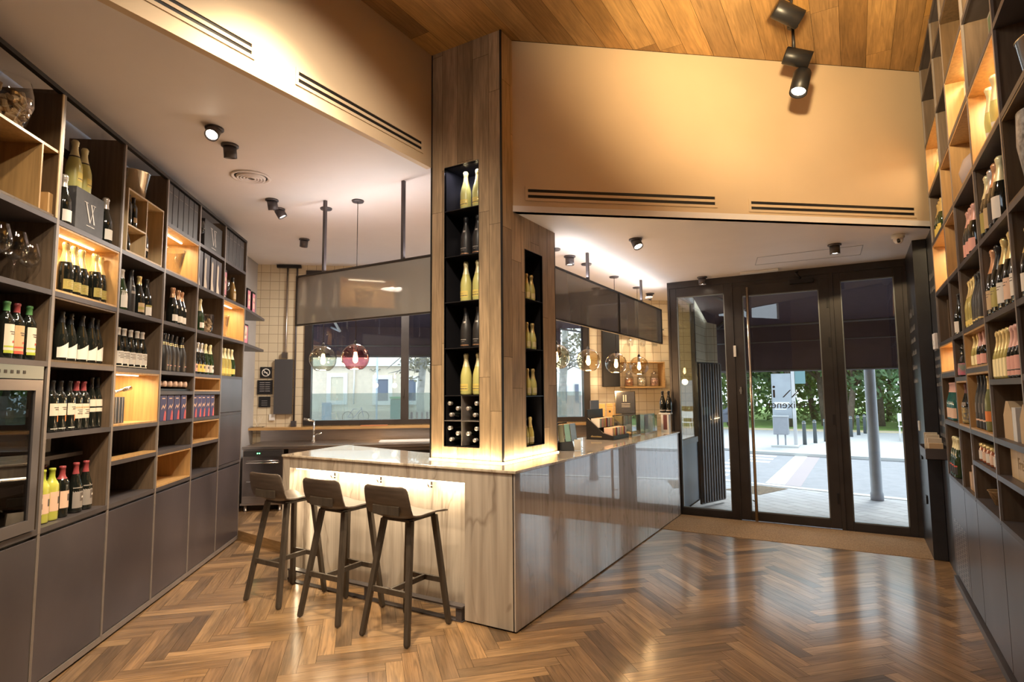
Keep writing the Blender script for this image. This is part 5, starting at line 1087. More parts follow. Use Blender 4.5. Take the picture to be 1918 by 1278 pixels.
bm = B(); box(bm, -2.56, 2.48, -.22, -.001, 1.092, 1.125); tag(obj('window_ledge', bm, woodmat('ledge_oak', (.50, .29, .11), 'X'), None, FT), 'honey oak ledge running along the tiled wall under the window', 'ledge')
bm = B(); box(bm, -1.66, -1.60+.55, -.70, -.25, .926, .929); box(bm, -1.62, -1.09, -.66, -.29, .929, .931); tag(obj('sink', bm, M_BRUSH, None, FT), 'shallow steel sink set in the back counter under the tap', 'sink')
tp = thing('tap', 'chrome mixer tap on the back counter at the window corner', 'tap', place(FT, -1.62, -.30, .925)); bm = B(); tube(bm, [(0, 0, 0), (0, 0, .30)], .013, 12); tube(bm, [(.0, 0, .295), (-.13, -.05, .325)], .017, 12); obj('spout', bm, M_CHROME, tp)
bm = B(); lathe(bm, [(0, 0), (.028, 0), (.028, .02), (.02, .03), (.02, .09), (0, .1)], 18); tube(bm, [(0, 0, .10), (.12, -.03, .125)], .010, 10); obj('tap_base', bm, M_CHROME, tp)
bm = B(); box(bm, -.70, .05, -.60, -.30, .926, .938); tag(obj('cutting_board', bm, M_WHITE, None, FT), 'white cutting board lying on the steel back counter', 'board')
for i, (x0, x1) in enumerate(((-1.0, -.62),)):
    bm = B(); box(bm, x0, x1, -.17, -.06, 1.126, 1.140); tag(obj('wood_tray', bm, mat('red_wood', (.42, .16, .07), .5), None, FT), 'small reddish wooden tray on the window ledge', 'tray')
dw = thing('glass_washer', 'stainless glass washer with green lights at the left shelving end', 'dishwasher', FT)
bm = B(); box(bm, -2.385, -1.885, -.86, -.25, .21, .88); obj('washer_body', bm, M_BRUSH, dw)
bm = B(); box(bm, -2.375, -1.895, -.872, -.861, .80, .872); obj('control_panel', bm, mat('washer_panel', (.06, .055, .055), .35, .4), dw)
bm = B(); box(bm, -2.375, -1.895, -.876, -.861, .30, .795); dd = obj('door', bm, mat('washer_door', (.34, .30, .29), .28, 1, noise=.3, nscale=5), dw)
bm = B(); tube(bm, [(-2.33, -.876, .72), (-2.33, -.91, .72), (-1.94, -.91, .72), (-1.94, -.876, .72)], .009, 8); tube(bm, [(-2.33, -.885, .745), (-1.94, -.885, .745)], .004, 6); obj('handle', bm, M_CHROME, dd)
bm = B(); box(bm, -2.33, -2.10, -.880, -.876, .475, .487); obj('maker_plate', bm, M_CHROME, dd)
for x in (-2.205, -2.180):
    bm = B(); lathe(bm, [(0, 0), (.006, 0), (.006, .002), (0, .003)], 12, mx=Matrix.Translation((x, -.873, .838)) @ Matrix.Rotation(R(90), 4, 'X')); obj('indicator', bm, mat('green_led', (0, 1, .3), .5, emis=(.1, 1, .3), es=12), dw)
for x in (-2.35, -1.93):
    bm = B(); lathe(bm, [(0, 0), (.03, 0), (.022, .01), (.022, .11), (0, .11)], 14, c=(x, -.80, .1005)); obj('foot', bm, M_BRUSH, dw)
bm = B(); box(bm, -2.40, -1.87, -.88, -.30, .185, .21); obj('base_tray', bm, M_BRUSH, dw)
# tiled wall items
def wallsign(x0, x1, z0, z1, label):
    t = thing('wall_sign', label, 'sign', FT); bm = B(); box(bm, x0, x1, -.014, -.001, z0, z1); obj('sign_plate', bm, M_BLACK, t); return t
sgn = wallsign(-2.44, -2.28, 1.83, 1.99, 'black square sign with a white no-smoking symbol'); cx, cz = -2.36, 1.91
bm = B(); MRX = Matrix.Translation((cx, -.0145, cz)) @ Matrix.Rotation(R(90), 4, 'X'); lathe(bm, [(.045, 0), (.058, 0), (.058, .001), (.045, .001), (.045, 0)], 32, mx=MRX)
box(bm, -.05, .05, -.0005, .0005, -.006, .006, mx=Matrix.Translation((cx, -.0152, cz)) @ Matrix.Rotation(R(45), 4, 'Y')); box(bm, -.03, .022, -.0004, .0004, -.005, .005, mx=Matrix.Translation((cx, -.0148, cz))); obj('symbol', bm, PAPW, sgn)
sgn = wallsign(-2.475, -2.265, 1.595, 1.80, 'black framed notice with rows of grey text, middle of three'); bm = B()
for k in range(5): box(bm, -2.44, -2.375, -.016, -.0145, 1.64+k*.03, 1.648+k*.03); box(bm, -2.365, -2.30, -.016, -.0145, 1.64+k*.03, 1.648+k*.03)
obj('printed_text', bm, mat('grey_text', (.35, .32, .33), .6), sgn)
sgn = wallsign(-2.45, -2.29, 1.41, 1.565, 'small black framed notice, lowest of the three on the tiles'); bm = B()
for k in range(3): box(bm, -2.41, -2.33, -.016, -.0145, 1.50-k*.03, 1.505-k*.03)
obj('printed_text', bm, MATS['grey_text'], sgn)
bm = B(); box(bm, -2.235, -1.985, -.05, -.001, 1.31, 2.10); tag(obj('wall_panel', bm, mat('charcoal_panel', (.065, .062, .066), .45), None, FT, bevel=.003), 'tall charcoal panel mounted on the tiles left of the window', 'panel')
bm = B(); tube(bm, [(-2.09, -.03, 3.45), (-2.09, -.03, 2.2), (-2.11, -.03, 2.14)], .012, 8); box(bm, -2.14, -2.06, -.05, -.002, 2.12, 2.2); tag(obj('conduit', bm, M_BRUSH, None, FT), 'thin grey cable conduit ending above the charcoal panel', 'conduit')
bm = B(); tube(bm, [(-1.955, -.03, 3.45), (-1.955, -.03, 1.19)], .012, 8); box(bm, -1.99, -1.92, -.06, -.002, 1.13, 1.21); tag(obj('conduit', bm, M_STEEL, None, FT), 'dark conduit running beside the window down to the ledge', 'conduit')
bm = B(); box(bm, -2.24, -1.90, -.06, -.001, 3.45, 3.49); tag(obj('cable_tray', bm, M_BLACK, None, FT), 'black cable tray where the conduits meet the ceiling', 'tray')
bm = B(); box(bm, -2.30, -2.22, -.02, -.001, 1.22, 1.31); tag(obj('wall_socket', bm, M_WHITE, None, FT, bevel=.003), 'white wall socket below the charcoal panel', 'socket')
bm = B(); box(bm, 2.66, 2.93, -.08, -.001, 1.67, 2.75); tag(obj('wall_panel', bm, M_BLACK, None, FT, bevel=.003), 'tall black panel on the tiles right of the window', 'panel')
sh = thing('oak_wall_shelf', 'honey oak wall shelf with side and top boards holding the jars', 'shelf', FT)
OKX = MATS['ledge_oak']
bm = B(); box(bm, 2.95, 3.60, -.24, -.001, 1.645, 1.67); obj('shelf_board', bm, OKX, sh); bm = B(); box(bm, 2.95, 3.60, -.24, -.001, 2.03, 2.05); obj('top_board', bm, OKX, sh); bm = B(); box(bm, 3.58, 3.60, -.24, -.001, 1.67, 2.03); obj('side_board', bm, OKX, sh)
def nutjar(x, c2, label):
    t = thing('storage_jar', label, 'jar', place(FT, x, -.12, 1.671), 'jars on the oak wall shelf'); bm = B(); lathe(bm, [(0, .002), (.062, 0), (.068, .01), (.068, .14), (.05, .17), (.05, .19)], 28); obj('jar_glass', bm, M_GCLEAR, t)
    bm = B(); lathe(bm, [(.0, .192), (.052, .192), (.052, .205), (.012, .21), (.012, .222), (.02, .23), (0, .245)], 20); obj('lid', bm, M_CHROME, t)
    bm = B(); lathe(bm, [(0, .006), (.060, .006), (.063, .02), (.063, .11), (.04, .128), (0, .132)], 24); o = obj('contents', bm, mat('jar_fill_%d' % int(c2[0]*100), c2, .6, noise=.75, nscale=45), t)
nutjar(3.06, (.50, .22, .08), 'glass jar of brown nuts, leftmost on the oak wall shelf'); nutjar(3.26, (.72, .60, .40), 'glass jar of cream nuts, middle of the oak wall shelf'); nutjar(3.47, (.60, .34, .24), 'glass jar of reddish corks, rightmost on the oak wall shelf')
for i, x in enumerate((3.10, 3.30, 3.50)):
    for r_, yy in enumerate((-.10,)): wineglass(FT, x, yy, 2.55, 1.25, 'wine glass hanging upside down over the jars, '+ords(3)[i], 'hanging wine glasses', hang=True)
bm = B(); box(bm, 2.98, 3.64, -.16, -.001, 2.551, 2.57); tag(obj('glass_rack', bm, M_BRUSH, None, FT), 'steel rack over the jars holding the hanging glasses', 'rack')
light('AREA', 'tile_wash', FT @ Vector((3.2, -.6, 3.0)), 9, (1, .78, .50), shape='DISK', size=.3, rot=(0, 0, 0))
# ------------------------------------------------------------------ on the bar top
ZT = BZ+.0205
t = thing('card_terminal', 'black and teal bag stand beside the column with a white tag', 'stand', place(FW, -2.32, 4.86, ZT, 20)); bm = B(); tube(bm, [(-.06, 0, 0.01), (-.09, .02, .16), (-.06, .03, .24), (.02, .02, .25)], .007, 8); obj('stand_arm', bm, M_BLACK, t)
for i, (x, m) in enumerate(((-.04, mat('khaki_bag', (.30, .30, .22), .5)), (.02, mat('teal_bag', (.18, .34, .32), .45)), (.075, mat('blue_bag', (.16, .24, .36), .45)))):
    bm = B(); box(bm, x, x+.05, -.03, -.012, .075, .235, mx=Matrix.Rotation(R(-6), 4, 'Y')); obj('pouch', bm, m, t, bevel=.004)
bm = B(); vs = [bm.verts.new(p) for p in ((-.08, -.05, .002), (.09, -.05, .002), (.06, -.02, .10), (-.05, -.02, .10))]; f = bm.faces.new(vs); r_ = bmesh.ops.extrude_face_region(bm, geom=[f]); bmesh.ops.translate(bm, verts=[v for v in r_['geom'] if isinstance(v, bmesh.types.BMVert)], vec=(0, .07, 0)); obj('black_base', bm, M_BLACK, t)
bm = B(); box(bm, .09, .15, -.05, -.045, .002, .10); obj('white_tag', bm, M_WHITE, t)
dk = thing('counter_display', 'black stepped counter display box full of small striped packets', 'display', place(FW, -2.62, 6.05, ZT, 0)); bm = B()
vs = [bm.verts.new(p) for p in ((0, 0, 0), (.32, 0, 0), (.32, 0, .04), (.20, 0, .075), (.02, 0, .235), (0, 0, .235))]; f = bm.faces.new(vs); r_ = bmesh.ops.extrude_face_region(bm, geom=[f]); bmesh.ops.translate(bm, verts=[v for v in r_['geom'] if isinstance(v, bmesh.types.BMVert)], vec=(0, .02, 0))
vs = [bm.verts.new(p) for p in ((0, .48, 0), (.32, .48, 0), (.32, .48, .04), (.20, .48, .075), (.02, .48, .235), (0, .48, .235))]; f = bm.faces.new(vs); r_ = bmesh.ops.extrude_face_region(bm, geom=[f]); bmesh.ops.translate(bm, verts=[v for v in r_['geom'] if isinstance(v, bmesh.types.BMVert)], vec=(0, .02, 0))
box(bm, 0, .32, .02, .48, 0, .015); box(bm, 0, .012, .02, .48, .015, .33); box(bm, .308, .32, .02, .48, .015, .045); obj('display_body', bm, M_BLACK, dk, bevel=.002)
pal = [PAPW, PEACH, REDL, mat('mint', (.3, .5, .42), .5), TAN, DKL, PINKL, YELL]
for tier, (x, z) in enumerate(((.05, .13), (.20, .03))):
    for k in range(14):
        bm = B(); box(bm, x, x+.10, .03+k*.032, .03+k*.032+.024, z, z+.10); obj('packet', bm, pal[(k*3+tier) % 8], dk)
textmesh('chocolates', .030, GOLD, .0005, 'CENTER', 'lettering', dk, Matrix.Translation((.12, -.0012, .035)) @ UPR)
bm = B(); box(bm, .0, .012, .12, .36, .33, .43); obj('header_card', bm, mat('navy_card', (.07, .08, .12), .4), dk)
for i, y in enumerate((6.66, 6.80, 6.94)):
    t = thing('coffee_bag', 'tan bag of coffee standing behind the display box, '+ords(3)[i], 'bag', place(FW, -2.70+.02*i, y, ZT+.0, 60), 'tan coffee bags'); bm = B(); box(bm, -.045, .045, -.03, .03, 0, .20); box(bm, -.045, .045, -.008, .008, .20, .25); obj('bag_body', bm, mat('tan_paper', (.66, .42, .16), .5), t, bevel=.006)
    bm = B(); box(bm, -.012, .012, -.032, -.0305, .13, .155); box(bm, -.012, .012, -.032, -.0305, .05, .065); obj('printed_mark', bm, DKL, t)
    t.matrix_basis = place(FW, -2.83, (7.05, 7.33, 7.60)[i], 1.189, 22)
bm = B(); box(bm, -2.93, -2.785, 6.9, 7.75, 1.172, 1.188); box(bm, -2.83, -2.79, 7.0, 7.1, .1, 1.172); box(bm, -2.83, -2.79, 7.5, 7.6, .1, 1.172); tag(obj('back_ledge', bm, M_OAK, None), 'narrow oak ledge behind the bar carrying the coffee bags', 'ledge')
t = thing('menu_frame', 'tilted dark menu card in a silver frame above the glass case', 'frame', place(FW, -2.62, 7.36, ZT+.235, 22, -8)); bm = B(); box(bm, -.13, .13, -.004, .004, 0, .30); obj('frame_body', bm, M_CHROME, t); bm = B(); box(bm, -.118, .118, -.006, -.004, .012, .288); obj('menu_card', bm, mat('slate_print', (.10, .10, .11), .25, noise=.5, nscale=3), t)
bm = B(); box(bm, -.03, -.015, -.0075, -.006, .16, .25); box(bm, .0, .015, -.0075, -.006, .16, .25)
for k in range(3): box(bm, -.05, .06, -.0075, -.006, .13-k*.02, .135-k*.02)
obj('menu_print', bm, PAPER, t); bm = B(); box(bm, -.05, .05, -.004, .05, -.23, 0); obj('stand', bm, M_BLACK, t)
def gcase(x, y, w, d, h, label, rz=0, fill=None, m=None):
    t = thing('glass_case', label, 'glass case', place(FW, x, y, ZT, rz)); g = m or M_GCLEAR
    bm = B(); 
    for a in (((-w, -w+.006), (-d, d)), ((w-.006, w), (-d, d)), ((-w, w), (-d, -d+.006)), ((-w, w), (d-.006, d))): box(bm, a[0][0], a[0][1], a[1][0], a[1][1], .01, h)
    box(bm, -w, w, -d, d, h-.006, h); obj('glass_box', bm, g, t); bm = B(); box(bm, -w, w, -d, d, 0, .01); obj('tray', bm, M_BRUSH, t)
    bm = B(); e = .006
    for sx in (-w, w-e):
        for sy in (-d, d-e): box(bm, sx, sx+e, sy, sy+e, .01, h)
    obj('edge_frame', bm, M_BRUSH, t)
    if fill:
        for k in range(fill):
            bm = B(); lathe(bm, [(0, 0), (.03, .002), (.035, .012), (.02, .028), (0, .030)], 12, c=(-w*.6+(k % 3)*w*.6, -d*.5+(k//3)*d*.9, .0105)); obj('pastry', bm, mat('pastry', (.68, .46, .20), .6), t)
    return t
gcase(-2.42, 6.82, .12, .16, .245, 'square glass case with pale pastries beside the packet display', 0, 6)
gcase(-2.42, 7.30, .14, .21, .24, 'pale blue glass case of light goods near the far bar end', 0, 6, glassmat('blue_case_glass', (.72, .88, .95), 0, 1.5, 1.5, .25, (.45, .62, .68)))
t = gcase(-2.36, 7.58, .07, .06, .22, 'small clear display frame at the far bar end', 0, None)
t = thing('bottle_stand', 'white and maroon pedestal at the far bar end', 'stand', place(FW, -2.16, 7.60, ZT)); bm = B(); box(bm, -.05, .05, -.05, .05, 0, .23); box(bm, -.075, .075, -.06, .06, .23, .245); obj('pedestal', bm, M_WHITE, t); bm = B(); box(bm, -.02, .03, -.0515, -.05, .03, .22); obj('maroon_stripe', bm, BROWNF, t)
for i, (dx, dy) in enumerate(((-.035, .0), (.045, .0))): bottle(place(FW, -2.16+dx, 7.60+dy, ZT+.2455), 'black champagne on the white pedestal, '+('left', 'right')[i]+' of two', 'champagne', GL_DARK, BLACKF, .25, [(.03, .045, 60, 0, SILV)], 'champagne on the pedestal', 'champagne_bottle', s=.90)
# little things on the ledge at the tiled corner
t = thing('glass_dish', 'small glass dish on the oak ledge near the notices', 'dish', place(FT, -2.42, -.12, 1.1255)); bm = B(); lathe(bm, [(0, 0), (.06, .004), (.10, .02), (.105, .02), (.06, 0)], 24); obj('dish_body', bm, M_GCLEAR, t)
bm = B(); rr = random.Random(4)
for k in range(9): tube(bm, [(0, 0, .006), (rr.uniform(-.06, .06), rr.uniform(-.05, .05), .10+.06*rr.random())], .0018, 5)
obj('twigs', bm, PAPER, t)

# ------------------------------------------------------------------ the street outside
M_PAVE = mat('paving', (.46, .44, .46), .8); 
def paving():
    m = bpy.data.materials.new('paving_tiles'); m.use_nodes = True; n, l = nt(m); b = n['Principled BSDF']
    tc = n.new('ShaderNodeTexCoord'); bt = n.new('ShaderNodeTexBrick'); bt.inputs['Scale'].default_value = 1; bt.inputs['Brick Width'].default_value = .40; bt.inputs['Row Height'].default_value = .18; bt.inputs['Mortar Size'].default_value = .008
    bt.inputs['Color1'].default_value = (.36, .35, .37, 1); bt.inputs['Color2'].default_value = (.30, .29, .31, 1); bt.inputs['Mortar'].default_value = (.19, .18, .20, 1)
    mp = n.new('ShaderNodeMapping'); mp.inputs['Rotation'].default_value = (0, 0, R(38)); l.new(tc.outputs['Object'], mp.inputs[0]); l.new(mp.outputs[0], bt.inputs[0]); l.new(bt.outputs[0], b.inputs['Base Color']); b.inputs['Roughness'].default_value = .7
    return m
M_PAVT = paving(); M_ROAD = mat('asphalt', (.24, .24, .27), .75, noise=.15, nscale=6); M_PAINT = mat('road_paint', (.66, .64, .62), .7, noise=.1, nscale=4); M_BAND = mat('road_band', (.31, .26, .28), .8)
M_KERB = mat('kerb_stone', (.46, .46, .46), .8); M_GRASS = mat('park_lawn', (.22, .34, .07), .9, noise=.35, nscale=3); M_SAND = mat('park_sand', (.62, .50, .33), .9, noise=.15)
bm = B(); poly(bm, [(-2.06, 7.80), (14, 7.80), (14, 8.95), (.66, 10.3), (-.86, 10.74), (-1.40, 10.85), (-7.5, 12.5), (-40, 21), (-40, 30), (-46, 30), (-46, 10), (-9, 5), (-7.6, 5.45), (-3.0, 9.05), (-2.06, 9.75)][:6]+[(-4.2, 11.6), (-4.2, 8.4), (-3.0, 9.05), (-2.06, 9.75)], -.08, -.012)
struct('ground_sidewalk', bm, M_PAVT)
KD = (Vector((.581, 10.337, 0))-Vector((-1.407, 10.861, 0))).normalized()
bm = B(); p0 = Vector((-1.407, 10.861, 0))-KD*7; L_ = 20; mxk = Matrix(((KD.x, -KD.y, 0, p0.x), (KD.y, KD.x, 0, p0.y), (0, 0, 1, 0), (0, 0, 0, 1)))
box(bm, 0, L_, -.12, .06, -.10, -.004, mx=mxk); struct('trim_9', bm, M_KERB)
bm = B(); poly(bm, [(-60, -30), (60, -30), (60, 70), (-60, 70)], -.30, -.095); struct('ground_road', bm, M_ROAD)
bm = B(); poly(bm, [(-2.4, 17.0), (14, 14.9), (30, 14.9), (30, 26.4), (1.5, 26.5), (-2.1, 26.2), (-12, 26.2), (-12, 20)], -.09, -.03); struct('ground_far_sidewalk', bm, mat('pale_concrete', (.40, .39, .40), .85, noise=.08))
bm = B(); poly(bm, [(-2.6, 16.75), (14, 14.7), (14, 14.98), (-2.6, 17.1)], -.09, -.02); struct('trim_10', bm, M_KERB)
bm = B(); poly(bm, [(-30, 26.2), (30, 26.5), (30, 60), (-30, 60)], -.09, -.02); struct('ground_lawn', bm, M_GRASS)
bm = B(); poly(bm, [(-9, 25.6), (9, 25.8), (9, 26.9), (-9, 26.7)], -.05, -.015); struct('ground_sand_strip', bm, M_SAND)
zr = -.0945
def rz_(pts): # points measured on z=0, pushed along their sight line to the road level
    return [((x*(1+(-zr)/H)), (y*(1+(-zr)/H))) for x, y in pts]
bm = B(); poly(bm, rz_([(-1.42, 10.95), (-1.11, 10.87), (-1.07, 16.07), (-1.335, 16.1)]), zr-.002, zr+.003); struct('road_marking_stripe', bm, M_PAINT)
bm = B(); poly(bm, rz_([(-1.11, 10.87), (-.86, 10.80), (-.80, 15.9), (-1.07, 16.07)]), zr-.002, zr+.001); struct('road_marking_band', bm, M_BAND)
for i in range(9):
    y = 11.6+i*.62; w_ = .28
    bm = B(); x0, x1 = (-2.9, -2.15) if i < 4 else (-2.6, -1.72); poly(bm, rz_([(x0, y), (x1, y-.1), (x1, y-.1+w_), (x0, y+w_)]), zr-.002, zr+.003); struct('road_marking_zebra', bm, M_PAINT)
bm = B(); poly(bm, [(-1.95, 10.0), (-1.35, 9.75), (-1.03, 10.55), (-1.5, 10.68)], -.013, -.008); struct('ground_tree_pit', bm, mat('soil', (.16, .11, .07), .95, noise=.5, nscale=20))
M_POST = mat('street_grey_paint', (.30, .31, .35), .45, noise=.1)
lp = thing('street_lamp', 'thick grey lamp post on the pavement outside the right pane', 'lamp post', place(FW, .19, 10.08, -.012)); bm = B(); lathe(bm, [(0, 0), (.085, 0), (.085, .1), (.075, .12), (.065, 6), (.05, 7), (0, 7)], 24); obj('post', bm, M_POST, lp); bm = B(); tube(bm, [(0, 0, 6.9), (.5, 0, 7.2), (1.1, 0, 7.25)], .04, 8); obj('arm', bm, M_POST, lp)
for i, (x, y) in enumerate(((-1.375, 19.345), (-1.136, 20.07), (-.881, 20.79), (-.204, 23.19), (.014, 24.12), (.223, 25.04))):
    t = thing('bollard', 'dark pavement bollard across the street, '+ords(6)[i], 'bollard', place(FW, x, y, -.03), 'dark bollards'); bm = B(); lathe(bm, [(0, 0), (.055, 0), (.05, .60), (.055, .61), (.055, .66), (.035, .70), (0, .705)], 14); obj('bollard_post', bm, mat('bollard_paint', (.08, .10, .11), .5), t); bm = B(); lathe(bm, [(.0565, .62), (.0565, .65)], 14); obj('band', bm, M_BRUSH, t)
t = thing('litter_bin', 'grey litter bin on two legs across the street', 'bin', place(FW, -1.90, 18.4, .02)); bm = B(); box(bm, -.20, .20, -.15, .15, .30, .80); obj('bin_body', bm, M_POST, t, bevel=.02); bm = B(); box(bm, -.21, .21, -.16, .16, .80, .84); obj('rim', bm, mat('bin_rim', (.45, .46, .48), .5), t)
for x in (-.10, .10): bm = B(); box(bm, x-.02, x+.02, -.02, .02, 0, .30); obj('leg', bm, M_POST, t)
bm = B(); poly(bm, [(-2.15, 18.1), (-1.45, 18.1), (-1.45, 18.8), (-2.15, 18.8)], -.03, .02); tag(obj('concrete_plinth', bm, M_KERB), 'low concrete plinth under the bin and sign across the street', 'plinth')
t = thing('street_sign', 'tall grey information panel with white post across the street', 'sign', place(FW, -1.85, 18.65, .02)); bm = B(); box(bm, -.28, .24, -.03, .03, .75, 2.05); obj('sign_panel', bm, mat('pale_sign', (.40, .43, .48), .5, noise=.2, nscale=2), t); bm = B(); box(bm, .25, .34, -.04, .04, 0, 2.9); obj('sign_post', bm, mat('pale_post', (.55, .54, .56), .5), t); bm = B(); box(bm, -.22, .18, -.032, -.03, 1.15, 1.22); box(bm, -.22, .1, -.032, -.03, 1.0, 1.03); obj('print', bm, M_PAPER if 'M_PAPER' in globals() else PAPW, t); bm = B(); box(bm, .35, .62, -.02, .02, 1.75, 2.35); obj('side_flag', bm, mat('teal_sign', (.16, .28, .30), .5), t)
t = thing('motorbike', 'parked motorbike at the park edge far outside the left pane', 'motorbike', place(FW, -4.85, 25.4, -.03, 60)); 
for x in (-.62, .62):
    bm = B(); lathe(bm, [(.22, -.05), (.31, -.05), (.31, .05), (.22, .05), (.22, -.05)], 20, mx=Matrix.Translation((x, 0, .31)) @ Matrix.Rotation(R(90), 4, 'X')); obj('wheel', bm, M_BLACK, t)
bm = B(); tube(bm, [(-.62, 0, .31), (-.2, 0, .62), (.35, 0, .75), (.45, 0, .95)], [.06, .12, .13, .05], 10); tube(bm, [(.62, 0, .31), (.45, 0, .98)], .04, 8); box(bm, -.55, .12, -.10, .10, .68, .78); box(bm, -.25, .25, -.12, .12, .30, .62); obj('motorbike_body', bm, mat('bike_paint', (.10, .11, .15), .35), t, bevel=.02); bm = B(); tube(bm, [(.42, -.32, 1.02), (.48, 0, .98), (.42, .32, 1.02)], .02, 8); obj('handlebar', bm, M_BLACK, t)
for i, (x, y) in enumerate(((1.30, 22.0), (1.75, 22.4))):
    t = thing('cafe_chair', 'spindly pale chair on the far pavement, '+('left', 'right')[i]+' one', 'chair', place(FW, x, y, -.03), 'pale chairs far outside'); bm = B(); box(bm, -.2, .2, -.2, .2, .44, .46); obj('seat', bm, M_WHITE, t); bm = B(); box(bm, -.2, .2, .18, .2, .6, .85); obj('backrest', bm, M_WHITE, t)
    for a in (-.18, .18):
        for c in (-.18, .18): bm = B(); tube(bm, [(a, c, 0), (a*.9, c*.9, .45 if c < 0 else .86)], .012, 5); obj('leg', bm, M_WHITE, t)
bm = B(); box(bm, -.9, .9, -.03, .03, .9, 2.1); 
for x in (-.7, .7): box(bm, x-.03, x+.03, -.03, .03, 0, .9)
tag(obj('information_board', bm, mat('blue_grey_board', (.26, .32, .38), .4), None, place(FW, 2.45, 27.5, -.03)), 'blue-grey board on posts at the park edge, far right', 'board')
# trees
def leafcloud(seed, rad, n, col, zc, name, leaf=.16):
    rr = random.Random(seed); bm = B(); blobs = [(Vector((rr.uniform(-1, 1)*rad*.6, rr.uniform(-1, 1)*rad*.6, zc+rr.uniform(-.6, .6)*rad)), rad*rr.uniform(.35, .6)) for _ in range(9)]
    for k in range(n):
        c, r = rr.choice(blobs); d = Vector((rr.gauss(0, 1), rr.gauss(0, 1), rr.gauss(0, .8))).normalized()*r*(rr.random()**.4); p = c+d
        u = Vector((rr.gauss(0, 1), rr.gauss(0, 1), rr.gauss(0, 1))).normalized(); v = u.cross(Vector((rr.gauss(0, 1), rr.gauss(0, 1), rr.gauss(0, 1)))).normalized(); s = leaf*rr.uniform(.6, 1.3)
        bm.faces.new([bm.verts.new(q) for q in (p-u*s, p+v*s*.45, p+u*s, p-v*s*.45)])
    return mesh(name, bm, col), blobs
LG = [mat('leaf_%d' % i, c, .6, noise=.4, nscale=1.5) for i, c in enumerate(((.13, .22, .06), (.24, .34, .10), (.10, .18, .07), (.34, .42, .16)))]
CR = [leafcloud(i+1, 2.2, 3600, LG[i], 3.6, 'crown') for i in range(4)]
BARK = mat('bark', (.16, .12, .09), .9, noise=.4, nscale=12)
PBARK = mat('pale_bark', (.42, .40, .36), .8, noise=.4, nscale=4)
TM = []
for k in range(4):
    rr = random.Random(50+k); bm = B(); lean = rr.uniform(-.5, .5); tube(bm, [(0, 0, 0), (lean*.4, 0, 1.1), (lean, .1, 2.2), (lean*.8, 0, 3.6)], [.15, .12, .10, .05], 10)
    for c, r in CR[k][1][:6]: tube(bm, [(lean*.8, .03, 1.7), ((lean+c.x)/2, c.y/2, 2.4), tuple(c)], [.07, .05, .02], 6)
    TM.append(mesh('trunk', bm, BARK))
TP = [(-8.5, 28.5), (-6.3, 30), (-4.6, 27.9), (-3.4, 31), (-2.6, 28.2), (-1.2, 29.5), (-.3, 27.6), (.9, 30.2), (1.9, 28.6), (3.2, 31), (4.6, 28.8), (6.4, 30), (8.6, 29), (-5.4, 35), (-2.0, 36), (1.4, 35), (4.8, 36), (-9, 36), (8.2, 36), (-.4, 40), (3.1, 41), (-4.0, 41)]
tw = ords(8)
for i, (x, y) in enumerate(TP):
    k = i % 4; row = 'front row' if i < 13 else ('back row' if i < 19 else 'farthest row')
    t = thing('park_tree', '%s-leaved park tree in the %s across the street' % (('dark', 'mid green', 'deep green', 'pale green')[k], row), 'tree', place(FW, x, y, -.03, i*67) @ Matrix.Scale(1+.12*(i % 3), 4), 'park trees, %s, kind %d' % (row, k))
    obj('crown', None, None, t, me=CR[k][0]); obj('trunk', None, None, t, me=TM[k])
bm = B(); rr = random.Random(77)
for k in range(5200):
    p = Vector((rr.uniform(-13, 13), 33+rr.uniform(0, 1.0), rr.uniform(0, 2.6))); u = Vector((rr.gauss(0, 1), rr.gauss(0, 1), rr.gauss(0, 1))).normalized()*.14; v = u.cross(Vector((rr.gauss(0, 1), rr.gauss(0, 1), rr.gauss(0, 1)))).normalized()*.07
    bm.faces.new([bm.verts.new(q) for q in (p-u, p+v, p+u, p-v)])
for k in range(9000):
    p = Vector((rr.uniform(-16, 16), 43+rr.uniform(0, 1.5), rr.uniform(0, 7.5))); u = Vector((rr.gauss(0, 1), rr.gauss(0, 1), rr.gauss(0, 1))).normalized()*.26; v = u.cross(Vector((rr.gauss(0, 1), rr.gauss(0, 1), rr.gauss(0, 1)))).normalized()*.14
    bm.faces.new([bm.verts.new(q) for q in (p-u, p+v, p+u, p-v)])
h_ = obj('hedge', bm, LG[1]); h_['kind'] = 'stuff'; tag(h_, 'dense hedges and bushes behind the park trees', 'hedge')
# awning over the door front
M_AWN = mat('plum_awning', (.060, .036, .055), .8, noise=.15)
aw = thing('awning', 'dark plum awning outside the glass doors with low front flap', 'awning', FW)
bm = B(); vs = [bm.verts.new(p) for p in ((-2.02, 8.02, 3.22), (1.6, 8.02, 3.22), (1.6, 9.9, 2.62), (-2.02, 9.9, 2.62))]; f = bm.faces.new(vs); r_ = bmesh.ops.extrude_face_region(bm, geom=[f]); bmesh.ops.translate(bm, verts=[v for v in r_['geom'] if isinstance(v, bmesh.types.BMVert)], vec=(0, 0, .012)); obj('awning_cloth', bm, M_AWN, aw)
bm = B(); box(bm, -2.02, 1.6, 9.895, 9.907, 1.905, 2.62); obj('front_flap', bm, M_AWN, aw); bm = B(); tube(bm, [(-2.02, 9.9, 1.90), (1.6, 9.9, 1.90)], .018, 8); tube(bm, [(-2.02, 9.9, 2.35), (1.6, 9.9, 2.35)], .012, 8); tube(bm, [(-2.02, 9.9, 2.62), (1.6, 9.9, 2.62)], .03, 8); obj('front_bar', bm, M_STEEL, aw)
for x in (-1.9, 1.2):
    bm = B(); tube(bm, [(x, 8.03, 3.05), (x+.5, 8.9, 2.8), (x, 9.88, 2.62)], .02, 8); obj('folding_arm', bm, M_STEEL, aw)
